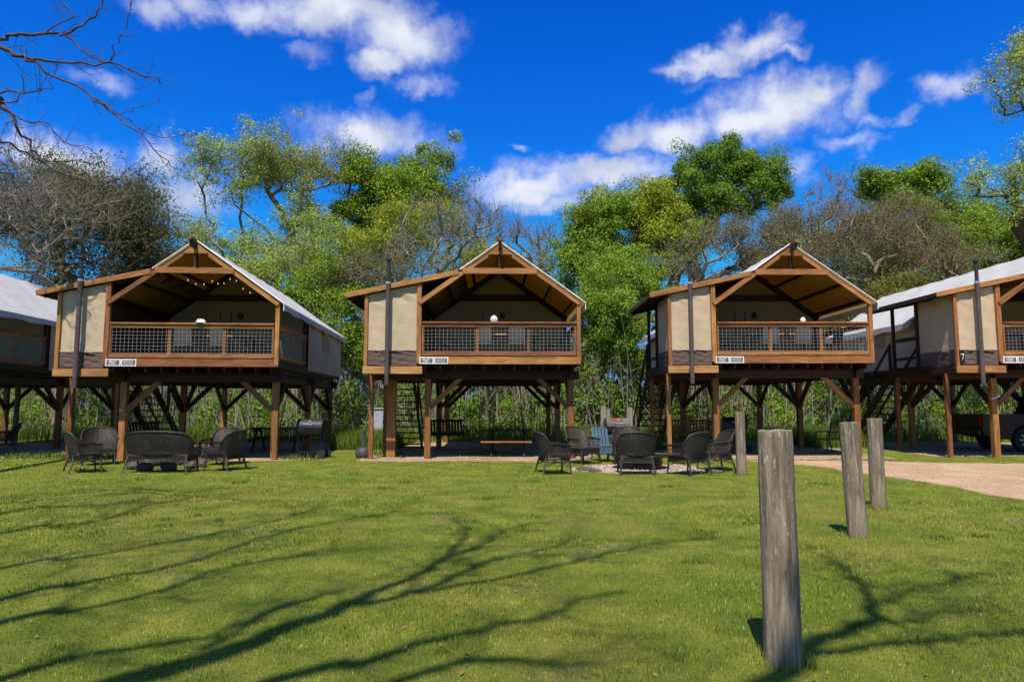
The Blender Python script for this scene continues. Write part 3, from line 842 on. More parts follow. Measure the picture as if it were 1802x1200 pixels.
p = t.vmath('ADD', c, t.vmath('MULTIPLY', t.new('ShaderNodeCombineXYZ', i_0=1., i_1=1., i_2=1.).outputs[0], (3, 5, 7)))
n1 = t.noise(t.vmath('MULTIPLY', p, (26, 26, 2.2)), 1.4, 6, .68, .5)
col = t.ramp(n1, [(.28, (.085, .06, .038)), (.5, (.215, .165, .115)), (.72, (.36, .29, .21))])
n2 = t.noise(t.vmath('MULTIPLY', p, (60, 60, 16)), 1, 3, .6)
up = t.new('ShaderNodeSeparateXYZ'); t.set(up.inputs[0], c)
fl = t.math('MULTIPLY', t.maprange(n2, .6, .68, 0, .75, True), t.maprange(up.outputs[2], .5, 1.2, .25, 1))
col = t.mix(fl, col, (.6, .52, .4))
big = t.noise(t.vmath('MULTIPLY', p, (5, 5, 1.5)), 1, 3, .5)
hs = t.new('ShaderNodeHueSaturation'); t.set(hs.inputs['Color'], col); t.set(hs.inputs['Value'], t.maprange(big, .3, .7, .75, 1.2))
pbsdf(t, out, hs.outputs[0], .9, 0, .15, t.math('ADD', n1, t.math('MULTIPLY', n2, .6)), .9, .012)
simple('post_end', (.2, .17, .14), .9, 0, .1, .4, 20)
bollard(1378, 1168, 1.385, .105, 'tall grey wooden post nearest the camera', 1)
bollard(1510, 945, 1.33, .106, 'grey wooden post second from the camera, to the right of the nearest', 2)
bollard(1546, 895, 1.33, .104, 'rightmost grey wooden post, third from the camera', 3)
bollard(1305, 836, 1.36, .105, 'farthest and smallest grey wooden post beside the wicker chairs', 4)
VV = np.concatenate(TUFTS); o = np_mesh('grass_tuft', VV, [np.arange(len(VV)).reshape(-1, 3)], M['grass_blade'])
tag(o, 'longer grass left standing round the feet of the posts', 'grass', kind='stuff')

# ------------------------------------------------------------------ wicker seats
def wicker_seat(name, w, label, cat, loc, face, group):
    """front looks along direction `face`"""
    f = Vector(face).normalized(); rz = math.atan2(f.x, -f.y)
    T = thing(name, label, cat, (loc[0], loc[1], 0), rz, group)
    WK = M['wicker']; hw = w/2
    b = MB().box((0, 0, .40), (w-.1, .54, .045)); 
    b.add([(-hw+.05, -.27, .3), (hw-.05, -.27, .3), (hw-.05, -.27, .38), (-hw+.05, -.27, .38)], [(0, 1, 2, 3)])
    seat = b.build('seat', WK, T)
    ap = MB()
    n = int((w-.1)/.03)
    for i in range(n+1):
        x = -hw+.05+(w-.1)*i/n
        for y in (-.27, .27): ap.bar((x, y, .27), (x, y, .385), .012, None, (0, 1, 0))
    for i in range(19):
        y = -.27+.54*i/18
        for x in (-hw+.05, hw-.05): ap.bar((x, y, .27), (x, y, .385), .012, None, (0, 1, 0))
    for z in (.27, .385):
        ap.bar((-hw+.05, -.27, z), (hw-.05, -.27, z), .022); ap.bar((-hw+.05, .27, z), (hw-.05, .27, z), .022)
        for x in (-hw+.05, hw-.05): ap.bar((x, -.27, z), (x, .27, z), .022)
    ap.build('apron', WK, T)
    # wrap-round back: rounded plan, leaning outwards, arched top falling to the arms
    def plan(u):                                     # u in [-1,1], arm front to arm front
        a = abs(u); s = 1 if u > 0 else -1
        if a < .55:
            q = a/.55; ang = q*math.pi/2
            x = (hw-.02)*math.sin(ang)**.8; y = .3-.16*(1-math.cos(ang))
        else:
            q = (a-.55)/.45; x = hw-.02+.015*math.sin(q*3); y = .14-.4*q
        return s*x, y
    def toph(u):
        a = abs(u)
        if a < .3: return .93-.05*(a/.3)**2
        if a < .62: q = (a-.3)/.32; return .88-(.88-.66)*(q*q*(3-2*q))
        return .66-.03*(a-.62)/.38
    def pt(u, v):
        x, y = plan(u); z = .4+(toph(u)-.4)*v
        lean = .17*v*max(0, (1-abs(u)*1.1)); fl = 1+.06*v
        return Vector((x*fl, y+lean, z))
    N = max(84, int(w*100)); bk = MB(); 
    for i in range(N+1):
        u = -1+2*i/N
        if abs(u) > .62: continue
        bk.tube([pt(u, v/4) for v in range(5)], .0075, 4, False)
    for v in [.04+.037*q for q in range(26)]:
        bk.tube([pt(-.6+1.2*i/22, v) for i in range(23)], .0085, 4, False)
    bk.build('backrest', WK, T)
    rm = MB().tube([pt(-1+2*i/48, 1) for i in range(49)], .02, 8); rm.build('rim', WK, T, True)
    for s in (-1, 1):
        am = MB()
        for i in range(10):
            u = s*(.62+.38*i/9); am.tube([pt(u, v/2) for v in range(3)], .008, 4, False)
        for v in (.3, .6): am.tube([pt(s*(.6+.4*i/6), v) for i in range(7)], .008, 4, False)
        am.add([tuple(pt(s*(.6+.4*i/8), 1)+Vector((dx, 0, .012))) for i in range(9) for dx in (-.035, .035)], [(2*i, 2*i+1, 2*i+3, 2*i+2) for i in range(8)])
        am.build('armrest', WK, T)
    for sx in (-1, 1):
        MB().tube([(sx*(hw-.06), -.25, .4), (sx*(hw-.04), -.28, 0)], [.026, .019], 8).build('leg', WK, T, True)
        MB().tube([(sx*(hw-.09), .25, .4), (sx*(hw-.03), .36, 0)], [.026, .019], 8).build('leg', WK, T, True)
    for sx in (-1, 1): MB().tube([(sx*(hw-.05), -.26, .2), (sx*(hw-.06), 0, .27), (sx*(hw-.06), .3, .2)], .011, 6).build('stretcher', WK, T)
    if w > 1.2:
        MB().bar((0, .29, .4), (0, .44, .9), .03).build('back_stay', WK, T)
    return T
GL, GR_ = 'wicker seats round the left fire ring', 'wicker seats round the right fire pit'
wicker_seat('wicker_chair', .78, 'leftmost dark wicker armchair of the left group, turned away from the camera', 'chair', (-9.75, 15.75), (.75, .66, 0), GL)
wicker_seat('wicker_chair', .78, 'round-backed wicker armchair facing the camera behind the leftmost wicker armchair', 'chair', (-10.55, 17.6), (.55, -.83, 0), GL)
wicker_seat('wicker_loveseat', 1.46, 'wide dark wicker two-seater with its back to the camera', 'loveseat', (-7.98, 15.75), (-.03, 1, 0), None)
wicker_seat('wicker_chair', .76, 'dark wicker armchair facing the camera to the right of the wicker loveseat', 'chair', (-7.45, 17.6), (-.2, -1, 0), GL)
wicker_seat('wicker_chair', .76, 'dark wicker armchair facing left at the right end of the left fire ring', 'chair', (-6.75, 16.2), (-.95, .25, 0), GL)
wicker_seat('wicker_chair', .78, 'dark wicker armchair seen from the side, leftmost round the right fire pit', 'chair', (.95, 15.45), (.97, .2, 0), GR_)
wicker_seat('wicker_chair', .74, 'brown wicker armchair standing in front of the middle cabin right post', 'chair', (1.85, 17.9), (.62, -.78, 0), GR_)
wicker_seat('wicker_chair', .82, 'dark wicker armchair with its back to the camera in the middle of the right group', 'chair', (2.75, 15.35), (.05, 1, 0), GR_)
wicker_seat('wicker_chair', .78, 'grey-brown wicker armchair facing the camera behind the back-turned one, right group', 'chair', (3.0, 17.85), (-.15, -1, 0), GR_)
wicker_seat('wicker_chair', .82, 'dark wicker armchair with back turned to the right front, facing the fire pit', 'chair', (3.9, 15.3), (-.62, .75, 0), GR_)
wicker_seat('wicker_chair', .78, 'dark wicker armchair closest to the farthest grey post, facing left', 'chair', (4.72, 16.1), (-.97, -.12, 0), GR_)
wicker_seat('wicker_chair', .82, 'dark armchair alone in deep shade at the left edge under the first cabin', 'chair', (-16.2, 21.9), (-.8, -.6, 0), None)

# ------------------------------------------------------------------ fire rings
def rock(name, c, s, parent, seed, mat='stone'):
    rr = random.Random(seed); bm = bmesh.new(); bmesh.ops.create_icosphere(bm, subdivisions=2, radius=1)
    for v in bm.verts:
        f = 1+.18*math.sin(v.co.x*3+seed)+.15*math.sin(v.co.y*4+seed*2)+rr.uniform(-.07, .07); v.co *= f
        v.co = Vector((v.co.x*s[0], v.co.y*s[1], v.co.z*s[2]))
    me = bpy.data.meshes.new(name); bm.to_mesh(me); bm.free(); me.materials.append(M[mat])
    return link(bpy.data.objects.new(name, me), parent, Matrix.Translation(c))
def fire_ring(label, loc, stones, ring):
    T = thing('fire_ring', label, 'fire ring', (*loc, 0))
    if ring:
        MB().lathe([(.5, 0), (.52, .0), (.52, .28), (.46, .28), (.46, .02), (.0, .02)], 28).build('steel_ring', M['black_metal'], T)
        gb = MB().lathe([(.56, .27), (.7, .29), (.7, .31), (.52, .3)], 28); gb.build('grate', M['black_metal'], T)
    for i in range(stones):
        a = 6.283*i/stones+.3; rock('stone', (.72*math.cos(a), .72*math.sin(a), .08), (.17, .14, .13), T, i+int(loc[0]*7))
    MB().tube([(-.3, -.1, .1), (.3, .12, .2)], [.06, .05], 8).build('log', M['charred'], T)
    MB().tube([(.2, -.25, .1), (-.15, .3, .22)], [.05, .06], 8).build('log', M['charred'], T)
fire_ring('ring of rough grey stones behind the wicker loveseat', (-8.35, 16.75), 9, False)
fire_ring('low black fire pit on the gravel between the right wicker chairs', (3.1, 16.65), 0, True)
for i, (x, y, s) in enumerate([(1.75, 16.25, .28), (4.6, 15.6, .2), (1.9, 15.8, .13)]):
    o = rock('flagstone', (x, y, .02), (s, s*.8, .05), None, 40+i)
    tag(o, ['flat grey stone at the left end of the gravel patch', 'small flat stone at the right end of the gravel patch', 'smallest flat stone in front of the gravel patch'][i], 'stone')

# ------------------------------------------------------------------ grills
def grill(label, loc, rz, lidmat, patch=None, cart='M'):
    T = thing('barrel_grill', label, 'grill', (*loc, 0), rz, None); BK = M['black_metal']; L = .36
    def half(a0, a1, r, n=14): return [(r*math.cos(a0+(a1-a0)*i/n), r*math.sin(a0+(a1-a0)*i/n)) for i in range(n+1)]
    zc = .86; r = .25
    def shell(a0, a1, rr, x0, x1, mat, name, par):
        b = MB(); p = half(a0, a1, rr); k = len(p)
        b.add([(x, y, z+zc) for x in (x0, x1) for y, z in p], [(i, i+1, i+1+k, i+k) for i in range(k-1)]+[tuple(range(k)), tuple(range(2*k-1, k-1, -1)), (0, k, 2*k-1, k-1)])
        return b.build(name, mat, par, True)
    lid = shell(0, math.pi, r*1.04, -L-.01, L+.01, lidmat, 'lid', T)
    shell(-math.pi, -.0, r, -L, L, M['grill_black'], 'firebox', T)
    MB().tube([(-.14, -r-.02, zc+.12), (-.14, -r-.08, zc+.1), (.14, -r-.08, zc+.1), (.14, -r-.02, zc+.12)], .014, 8).build('handle', M['galvanised'], lid)
    MB().lathe([(.0, 0), (.035, 0), (.035, .015), (0, .02)], 14, (0, -.185, zc+.185)).build('thermometer', M['white_paint'], lid)
    MB().tube([(L-.1, .1, zc+.2), (L-.1, .1, zc+.42)], .035, 10).build('chimney', BK, lid)
    if patch: 
        pb = MB(); pp = half(1.75, 2.5, r*1.055, 6); k = len(pp)
        pb.add([(x, y, z+zc) for x in (-.2, .12) for y, z in pp], [(i, i+1, i+1+k, i+k) for i in range(k-1)]); pb.build('rust_patch', patch, lid)
    MB().box((0, -r-.1, zc-.05), (.7, .16, .025)).build('front_shelf', BK, T)
    MB().box((-L-.16, 0, zc-.04), (.3, .4, .03)).build('side_shelf', BK, T)
    for sx in (-1, 1):
        for sy in (-1, 1):
            MB().tube([(sx*(L-.04), sy*.19, zc-.12), (sx*(L-.02), sy*.22, .02)], .02, 8).build('leg', BK, T)
    MB().box((0, 0, .18), (.66, .42, .02)).build('bottom_shelf', BK, T)
    for sy in (-1, 1):
        w = MB().lathe([(.02, -.03), (.11, -.03), (.12, 0), (.11, .03), (.02, .03)], 18, (L+.02, sy*.24, .12), 'Y'); w.build('wheel', M['tyre'], T, True)
    return T
grill('black barrel barbecue grill with bright handle beside the left cabin right post', (-5.75, 19.75), R(-4), M['grill_black'])
grill('weathered grey barrel grill with a red patch on its lid behind the wicker chairs', (3.2, 20.9), R(6), M['lid_grey'], M['rust_red'])
grill('black barrel grill in the shade behind the farthest grey post', (7.2, 22.2), R(-10), M['grill_black'])

# smoking receptacle
T = thing('ash_receptacle', 'black cigarette receptacle with squat base and narrow neck beside the middle cabin', 'ash bin', (-4.28, 19.85, 0))
MB().lathe([(.0, .01), (.2, .01), (.225, .05), (.225, .2), (.19, .26), (.06, .29)], 22).build('base', M['ash_plastic'], T, True)
MB().lathe([(.06, .28), (.055, .34), (.04, .6), (.045, .72), (.06, .75), (.05, .8), (.0, .82)], 18).build('neck', M['ash_plastic'], T, True)

# blue plastic chair
T = thing('plastic_chair', 'pale blue plastic garden chair behind the right fire pit', 'chair', (2.5, 18.6, 0), R(18))
BL = M['blue_plastic']
MB().box((0, 0, .42), (.5, .46, .04)).build('seat', BL, T)
for i in range(5): MB().bar((-.2+.1*i, .22, .44), (-.2+.1*i, .34, .86), .07, .015, (0, 1, 0)).build('back_slat', BL, T)
MB().tube([(-.25, .33, .8), (-.2, .35, .88), (.2, .35, .88), (.25, .33, .8)], .022, 8).build('back_rim', BL, T)
for s in (-1, 1):
    MB().bar((s*.27, -.2, .64), (s*.27, .27, .66), .06, .025).build('armrest', BL, T)
    MB().bar((s*.24, -.2, 0), (s*.27, -.2, .64), .05, .05).build('leg', BL, T)
    MB().bar((s*.24, .3, 0), (s*.25, .24, .64), .05, .05).build('leg', BL, T)
MB().box((0, -.22, .3), (.46, .02, .16)).build('apron', BL, T)

# black metal garden armchair under the third cabin
T = thing('metal_armchair', 'black metal armchair standing alone on the shaded pad near the second grey post', 'chair', (10.1, 22.0, 0), R(-80))
BM = M['black_metal']
MB().box((0, 0, .42), (.56, .48, .035)).build('seat', BM, T)
for i in range(7): MB().bar((-.24+.08*i, .23, .44), (-.24+.08*i, .33, .9), .03, .012, (0, 1, 0)).build('back_slat', BM, T)
MB().tube([(-.28, .22, .42), (-.28, .34, .92), (.28, .34, .92), (.28, .22, .42)], .02, 8).build('back_frame', BM, T)
for s in (-1, 1):
    MB().tube([(s*.28, .28, .66), (s*.3, -.2, .64), (s*.3, -.24, .58), (s*.3, -.24, .0)], .02, 8).build('armrest', BM, T)
    MB().tube([(s*.28, .22, .42), (s*.28, .34, 0)], .02, 8).build('leg', BM, T)

# ------------------------------------------------------------------ picnic tables, porch swings
def picnic(label, loc, rz, mat, h=.9, mat2=None):
    mat2 = mat2 or mat
    T = thing('picnic_table', label, 'picnic table', (*loc, 0), rz, 'picnic tables under the cabins')
    for i in range(5): beam('table_board', (-h, -.32+.16*i, .75), (h, -.32+.16*i, .75), .145, .04, mat, T)
    for s in (-1, 1):
        for j in range(2): beam('bench_board', (-h, s*(.62+.15*j), .44), (h, s*(.62+.15*j), .44), .14, .04, mat2, T)
    for x in (-h+.26, h-.26):
        beam('cross_bar', (x, -.78, .4), (x, .78, .4), .04, .09, mat, T); beam('cross_bar', (x, -.36, .69), (x, .36, .69), .04, .08, mat, T)
        for s in (-1, 1): beam('leg', (x+.04, s*.2, .72), (x+.04, s*.66, 0), .04, .1, mat, T)
picnic('dark picnic table in deep shade under the left cabin', (-7.6, 22.3), R(3), M['dark_shaded_timber'])
picnic('low reddish picnic table with sunlit front bench under the middle cabin', (-.15, 20.75), R(-1), M['dark_shaded_timber'], .74, M['cedar_post'])  # shade put into the table colour, benches in brighter wood for sunlight

def swing(label, Tc, loc, rz, mat, top, w=1.35):
    p = in_cabin(Tc, (loc[0], loc[1], 0))
    T = thing('porch_swing', label, 'porch swing', p, rz+Tc.rotation_euler.z, 'hanging swings under the cabins')
    for i in range(5): beam('seat_slat', (-w/2, -.22+.11*i, .5+.01*(i-2)**2), (w/2, -.22+.11*i, .5+.01*(i-2)**2), .09, .022, mat, T)
    for i in range(int(w/.1)): x = -w/2+.05+.1*i; beam('back_slat', (x, .24, .52), (x, .42, 1.0), .07, .018, mat, T, up=(0, 1, 0))
    beam('back_rail', (-w/2, .42, .98), (w/2, .42, .98), .03, .08, mat, T); beam('back_rail', (-w/2, .26, .58), (w/2, .26, .58), .03, .07, mat, T)
    for s in (-1, 1):
        beam('armrest', (s*w/2, -.25, .74), (s*w/2, .36, .76), .08, .025, mat, T)
        beam('arm_support', (s*w/2, -.22, .48), (s*w/2, -.22, .74), .05, .05, mat, T)
        ch = MB()
        def links(a, b):
            a, b = Vector(a), Vector(b); n = int((b-a).length/.055)
            for i in range(n):
                c = a.lerp(b, (i+.5)/n); d = (b-a).normalized(); sd = Vector((1, 0, 0)) if i % 2 else Vector((0, 1, 0))
                ch.tube([c-d*.032, c+sd*.013, c+d*.032, c-sd*.013], .0045, 4, False, True)
        links((s*w/2, -.24, .76), (s*w/2, .03, 1.35)); links((s*w/2, .34, .78), (s*w/2, .05, 1.35)); links((s*w/2, .04, 1.35), (s*w/2, .04, top))
        ch.build('chain', M['galvanised'], T)
swing('dark slatted porch swing hanging on chains under the middle cabin', C2, (-1.75, 3.9), R(12), M['dark_shaded_timber'], 2.4)
swing('reddish brown slatted porch swing hanging under the cabin behind the grey posts', C3, (-2.0, 3.6), R(-8), M['cedar_post'], 2.45)
swing('porch swing with bright chains behind the left wicker chairs', C1, (-2.0, 2.2), R(60), M['dark_shaded_timber'], 2.3)

# ------------------------------------------------------------------ porch furniture
def porch_set(Tc, dz, n, seed, desc):
    fl = 2.825+dz
    rr = random.Random(seed)
    p = in_cabin(Tc, (.15, 1.5, fl))
    T = thing('porch_table', 'long pale-edged dining table on the porch of '+desc, 'table', p, Tc.rotation_euler.z, 'porch tables')
    for i in range(5): beam('table_board', (-1.0, -.36+.18*i, .74), (1.0, -.36+.18*i, .74), .165, .04, M['pale_board'], T)
    for sx in (-1, 1):
        for sy in (-1, 1): beam('leg', (sx*.9, sy*.36, .0), (sx*.9, sy*.36, .72), .08, .08, M['dark_shaded_timber'], T)
    beam('apron', (-.9, -.38, .68), (.9, -.38, .68), .03, .08, M['dark_shaded_timber'], T)
    where = ['left end', 'middle left', 'middle right', 'right end']
    for i, (x, y, a) in enumerate([(-1.5, 1.5, 90), (-.45, .75, 180), (.5, .72, 178), (1.65, 1.35, -80)][:n]):
        q = in_cabin(Tc, (x, y, fl))
        S = thing('porch_chair', 'grey porch chair at the '+where[i]+' of the table on '+desc, 'chair', q, Tc.rotation_euler.z+R(a), 'porch chairs')
        MB().box((0, 0, .44), (.48, .46, .04)).build('seat', M['grey_fabric'], S)
        MB().add([(-.23, .22, .5), (.23, .22, .5), (.23, .3, .88), (-.23, .3, .88), (-.23, .24, .5), (.23, .24, .5), (.23, .32, .88), (-.23, .32, .88)],
                     [(0, 1, 2, 3), (7, 6, 5, 4), (0, 4, 5, 1), (1, 5, 6, 2), (2, 6, 7, 3), (3, 7, 4, 0)]).build('backrest', M['grey_fabric'], S)
        for sx in (-1, 1):
            MB().tube([(sx*.22, -.2, 0), (sx*.23, -.21, .62), (sx*.23, .24, .64)], .014, 6).build('armrest', M['black_metal'], S)
            MB().tube([(sx*.22, .3, 0), (sx*.22, .2, .44), (sx*.22, .31, .88)], .014, 6).build('leg', M['black_metal'], S)
porch_set(C1, -.1, 4, 1, 'the left cabin')
porch_set(C2, 0, 4, 2, 'the middle cabin')
porch_set(C3, .05, 4, 3, 'the cabin behind the posts')
porch_set(C4, .05, 2, 4, 'the right edge cabin')
# pots on the rails
p = in_cabin(C1, (.18, .01, 3.702))
T = thing('white_bowl', 'white upturned bowl on the porch rail of the left cabin', 'bowl', p)
MB().lathe([(.0, 0), (.13, 0), (.14, .015), (.115, .03), (.1, .085), (.085, .1), (0, .1)], 20).build('bowl', M['white_paint'], T, True)
for Tc, x, dz, lb in ((C2, -.16, 0, 'white lidded jar with a dark stripe on the middle cabin porch rail'), (C3, .3, .05, 'small white jar on the porch rail of the cabin behind the posts')):
    p = in_cabin(Tc, (x, .01, 3.802+dz)); T = thing('white_jar', lb, 'jar', p)
    k = 1 if Tc is C2 else .72
    MB().lathe([(.0, 0), (.085*k, 0), (.1*k, .03*k), (.1*k, .1*k), (.07*k, .14*k), (.0, .14*k)], 18).build('jar_body', M['white_paint'], T, True)
    MB().lathe([(.075*k, .14*k), (.075*k, .16*k), (.02, .18*k), (.0, .2*k)], 18).build('lid', M['white_paint'], T, True)
    if k == 1:
        for i in range(4): MB().box((-.045+.03*i, -.101, .07), (.018, .004, .028)).build('letter_mark', M['sign_brown'], T)
# string lights on the left cabin
T = thing('string_lights', 'string of small lit bulbs under the gable of the left cabin', 'string lights', in_cabin(C1, (0, .1, 5.0)), C1.rotation_euler.z)
pts = []
for (a, b, c, d) in ((-.35, -.02, .4, -.12), (.4, -.12, .95, .03), (.95, .03, 1.6, -.45)):
    for i in range(7):
        u = i/7; pts.append((a+(c-a)*u, 0, b+(d-b)*u-.14*math.sin(math.pi*u)))
MB().tube(pts, .006, 4).build('wire', M['black_metal'], T)
for i in range(1, len(pts), 2):
    x, y, z = pts[i]; MB().lathe([(.0, -.045), (.012, -.036), (.015, -.02), (.008, 0), (0, .004)], 10, (x, y, z)).build('bulb', M['bulb'], T, True)
# teal towel on the first cabin
p = in_cabin(C0, (2.33, 5.3, 2.95))
o = MB().grid(lambda u, v: (.02*math.sin(u*9)+.01*math.sin(v*5), -.35+.7*u, .75*v), 16, 8).build('hanging_towel', M['teal_fabric'], None, True, Matrix.Translation(p) @ Matrix.Rotation(C0.rotation_euler.z, 4, 'Z'))
tag(o, 'teal towel hanging on the shaded side of the leftmost cabin', 'towel')

# ------------------------------------------------------------------ pickup truck under the right cabin
def truck():
    g = at(1799, 790, 21.2)
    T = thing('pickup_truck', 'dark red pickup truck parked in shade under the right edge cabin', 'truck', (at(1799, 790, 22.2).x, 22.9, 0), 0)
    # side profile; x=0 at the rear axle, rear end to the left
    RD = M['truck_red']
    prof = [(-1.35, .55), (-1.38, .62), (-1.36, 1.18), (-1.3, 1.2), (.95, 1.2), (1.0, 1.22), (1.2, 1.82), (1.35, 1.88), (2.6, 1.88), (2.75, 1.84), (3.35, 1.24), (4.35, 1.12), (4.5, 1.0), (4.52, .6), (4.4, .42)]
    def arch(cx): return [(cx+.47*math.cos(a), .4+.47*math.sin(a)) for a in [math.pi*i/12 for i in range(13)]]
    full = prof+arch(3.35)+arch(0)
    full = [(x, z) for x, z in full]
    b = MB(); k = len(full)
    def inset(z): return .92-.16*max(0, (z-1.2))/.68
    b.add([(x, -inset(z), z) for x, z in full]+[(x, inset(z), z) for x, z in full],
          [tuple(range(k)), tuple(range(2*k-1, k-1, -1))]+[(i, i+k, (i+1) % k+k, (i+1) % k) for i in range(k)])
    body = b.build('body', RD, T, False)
    for s in (-1, 1):
        for (a0, a1) in ((1.32, 2.0), (2.06, 2.85)):
            q = [(a0+.06, 1.27), (a1+.12 if a0 > 2 else a1, 1.27), (a1-.25 if a0 > 2 else a1, 1.78), (a0+.12, 1.78)]
            MB().add([(x, s*(inset(z)+.004), z) for x, z in q], [(0, 1, 2, 3)]).build('side_window', M['dark_glass'], body)
        for x in (2.03,): MB().bar((x, s*.925, .6), (x, s*.925, 1.2), .006, .008, (1, 0, 0)).build('door_seam', M['black_metal'], body)
        MB().box((2.2, s*.93, 1.08), (.16, .03, .03)).build('door_handle', M['black_metal'], body)
        MB().box((-1.37, s*.8, 1.0), (.03, .16, .3)).build('tail_light', M['tail_red'], body)
        MB().box((4.45, s*.7, .92), (.12, .3, .14)).build('headlight', M['alloy'], body)
        MB().box((2.95, s*1.0, 1.3), (.1, .2, .14)).build('mirror', M['black_metal'], body)
    MB().box((-1.42, 0, .62), (.12, 1.7, .16)).build('rear_bumper', M['black_metal'], T)
    MB().box((4.55, 0, .6), (.14, 1.75, .2)).build('front_bumper', M['black_metal'], T)
    for cx in (0, 3.35):
        for s in (-1, 1):
            w = MB().lathe([(.24, -.12), (.36, -.12), (.395, -.08), (.395, .08), (.36, .12), (.24, .12)], 28, (cx, s*.82, .395), 'Y').build('wheel', M['tyre'], T, True)
            rm = MB().lathe([(.03, -.115), (.06, -.12), (.06, .12), (.03, .115)], 12, (cx, s*.82, .395), 'Y')
            rm.lathe([(.215, -.11), (.245, -.12), (.245, .12), (.215, .11), (.215, -.11)], 28, (cx, s*.82, .395), 'Y')
            for i in range(8):
                a = 6.283*i/8; rm.bar((cx+.04*math.cos(a), s*.92, .395+.04*math.sin(a)), (cx+.235*math.cos(a), s*.92, .395+.235*math.sin(a)), .03, .055, (0, 1, 0))
            rm.build('rim', M['alloy'], w)
truck()
# ribbon tied on the right cabin post
p = in_cabin(C4, (-2.03, .62, 1.72)); o = MB().bar((-.13, 0, -.05), (.13, -.02, .06), .01, .03).build('ribbon', M['ribbon'], None, False, Matrix.Translation(p))
tag(o, 'pale pink ribbon tied round the post of the right cabin', 'ribbon')

# utility box and old fence posts behind the cabins
g = at(668, 733, 29); T = thing('utility_cabinet', 'grey metal utility cabinet in the weeds behind the middle cabin stairs', 'cabinet', (g.x, 29, 0))
MB().box((0, 0, .66), (.75, .5, 1.32)).build('housing', M['utility_grey'], T); MB().box((0, 0, 1.345), (.82, .58, .05)).build('cap', M['utility_grey'], T)
MB().box((.2, -.26, .8), (.04, .03, .12)).build('handle', M['black_metal'], T)
for px, hh, lb in ((1062, 1.45, 'left weathered board post behind the red-patched grill'), (1108, 1.4, 'right weathered board post behind the red-patched grill')):
    g = at(px, 730, 27); T = thing('fence_post', lb, 'post', (g.x, 27, 0))
    beam('plank', (0, 0, -.05), (0, 0, hh), .22, .06, M['grey_wood'], T); beam('plank', (.2, .05, -.05), (.2, .05, hh-.12), .13, .05, M['grey_wood'], T)
# ------------------------------------------------------------------ trees
class Geo:
    def __init__(s): s.V = []; s.Q = []; s.T = []; s.n = 0
    def tube(s, P, r, k):
        P = np.asarray(P, float); m = len(P); r = np.asarray(r, float)
        t = np.gradient(P, axis=0); t /= np.linalg.norm(t, axis=1)[:, None]+1e-9
        ref = np.array([0.31, .17, .93]) if abs(t[0, 2]) < .85 else np.array([.95, .2, .1])
        a = ref-t*(t@ref)[:, None]; a /= np.linalg.norm(a, axis=1)[:, None]+1e-9
        b = np.cross(t, a)
        th = np.arange(k)*2*np.pi/k
        V = P[:, None]+(a[:, None]*np.cos(th)[None, :, None]+b[:, None]*np.sin(th)[None, :, None])*r[:, None, None]
        i = np.arange(m-1)[:, None]*k; j = np.arange(k)[None]; j2 = (j+1) % k
        q = np.stack([i+j, i+j2, i+k+j2, i+k+j], -1).reshape(-1, 4)+s.n
        s.V.append(V.reshape(-1, 3)); s.Q.append(q); s.n += m*k
    def twigs(s, S, D, L, r, segs=3, curl=.35):
        """bulk curved three-sided twigs"""
        n = len(S)
        if n == 0: return None
        D = D/(np.linalg.norm(D, axis=1)[:, None]+1e-9)
        c = rng.normal(0, 1, (n, 3))*curl; c[:, 2] += .12
        ref = rng.normal(0, 1, (n, 3)); a = np.cross(D, ref); a /= np.linalg.norm(a, axis=1)[:, None]+1e-9; b = np.cross(D, a)
        rings = []
        mids = []
        for q in range(segs+1):
            u = q/segs; C = S+D*(L*u)[:, None]+c*(L*u*u)[:, None]*.6; mids.append(C)
            rad = (r*(1-.8*u))[:, None]
            rings.append(np.stack([C+(a*math.cos(th)+b*math.sin(th))*rad for th in (0, 2.094, 4.189)], 1))
        V = np.stack(rings, 1)                       # n, segs+1, 3, 3
        base = (np.arange(n)*(segs+1)*3)[:, None, None]+s.n
        i = (np.arange(segs)*3)[None, :, None]; j = np.arange(3)[None, None]; j2 = (j+1) % 3
        q = np.stack(np.broadcast_arrays(base+i+j, base+i+j2, base+i+3+j2, base+i+3+j), -1).reshape(-1, 4)
        s.V.append(V.reshape(-1, 3)); s.Q.append(q); s.n += n*(segs+1)*3
        return mids
    def build(s, name, mat, parent, smooth=True):
        return np_mesh(name, np.concatenate(s.V), [np.concatenate(s.Q)], mat, parent, smooth)

def leaf_quads(C, size, out=None, flat=.0):
    """C: centres (n,3); size (n,)"""
    n = len(C)
    nrm = rng.normal(0, 1, (n, 3))
    if out is not None: nrm = nrm*.5+out*1.0
    nrm[:, 2] += .35
    nrm /= np.linalg.norm(nrm, axis=1)[:, None]+1e-9
    a = np.cross(nrm, rng.normal(0, 1, (n, 3))); a /= np.linalg.norm(a, axis=1)[:, None]+1e-9
    b = np.cross(nrm, a)
    h = size[:, None]
    V = np.stack([C-a*h*.5, C+b*h*.42+nrm*h*.06, C+a*h*.5-b*h*.18], 1)
    return V.reshape(-1, 3), np.arange(n*3).reshape(n, 3)

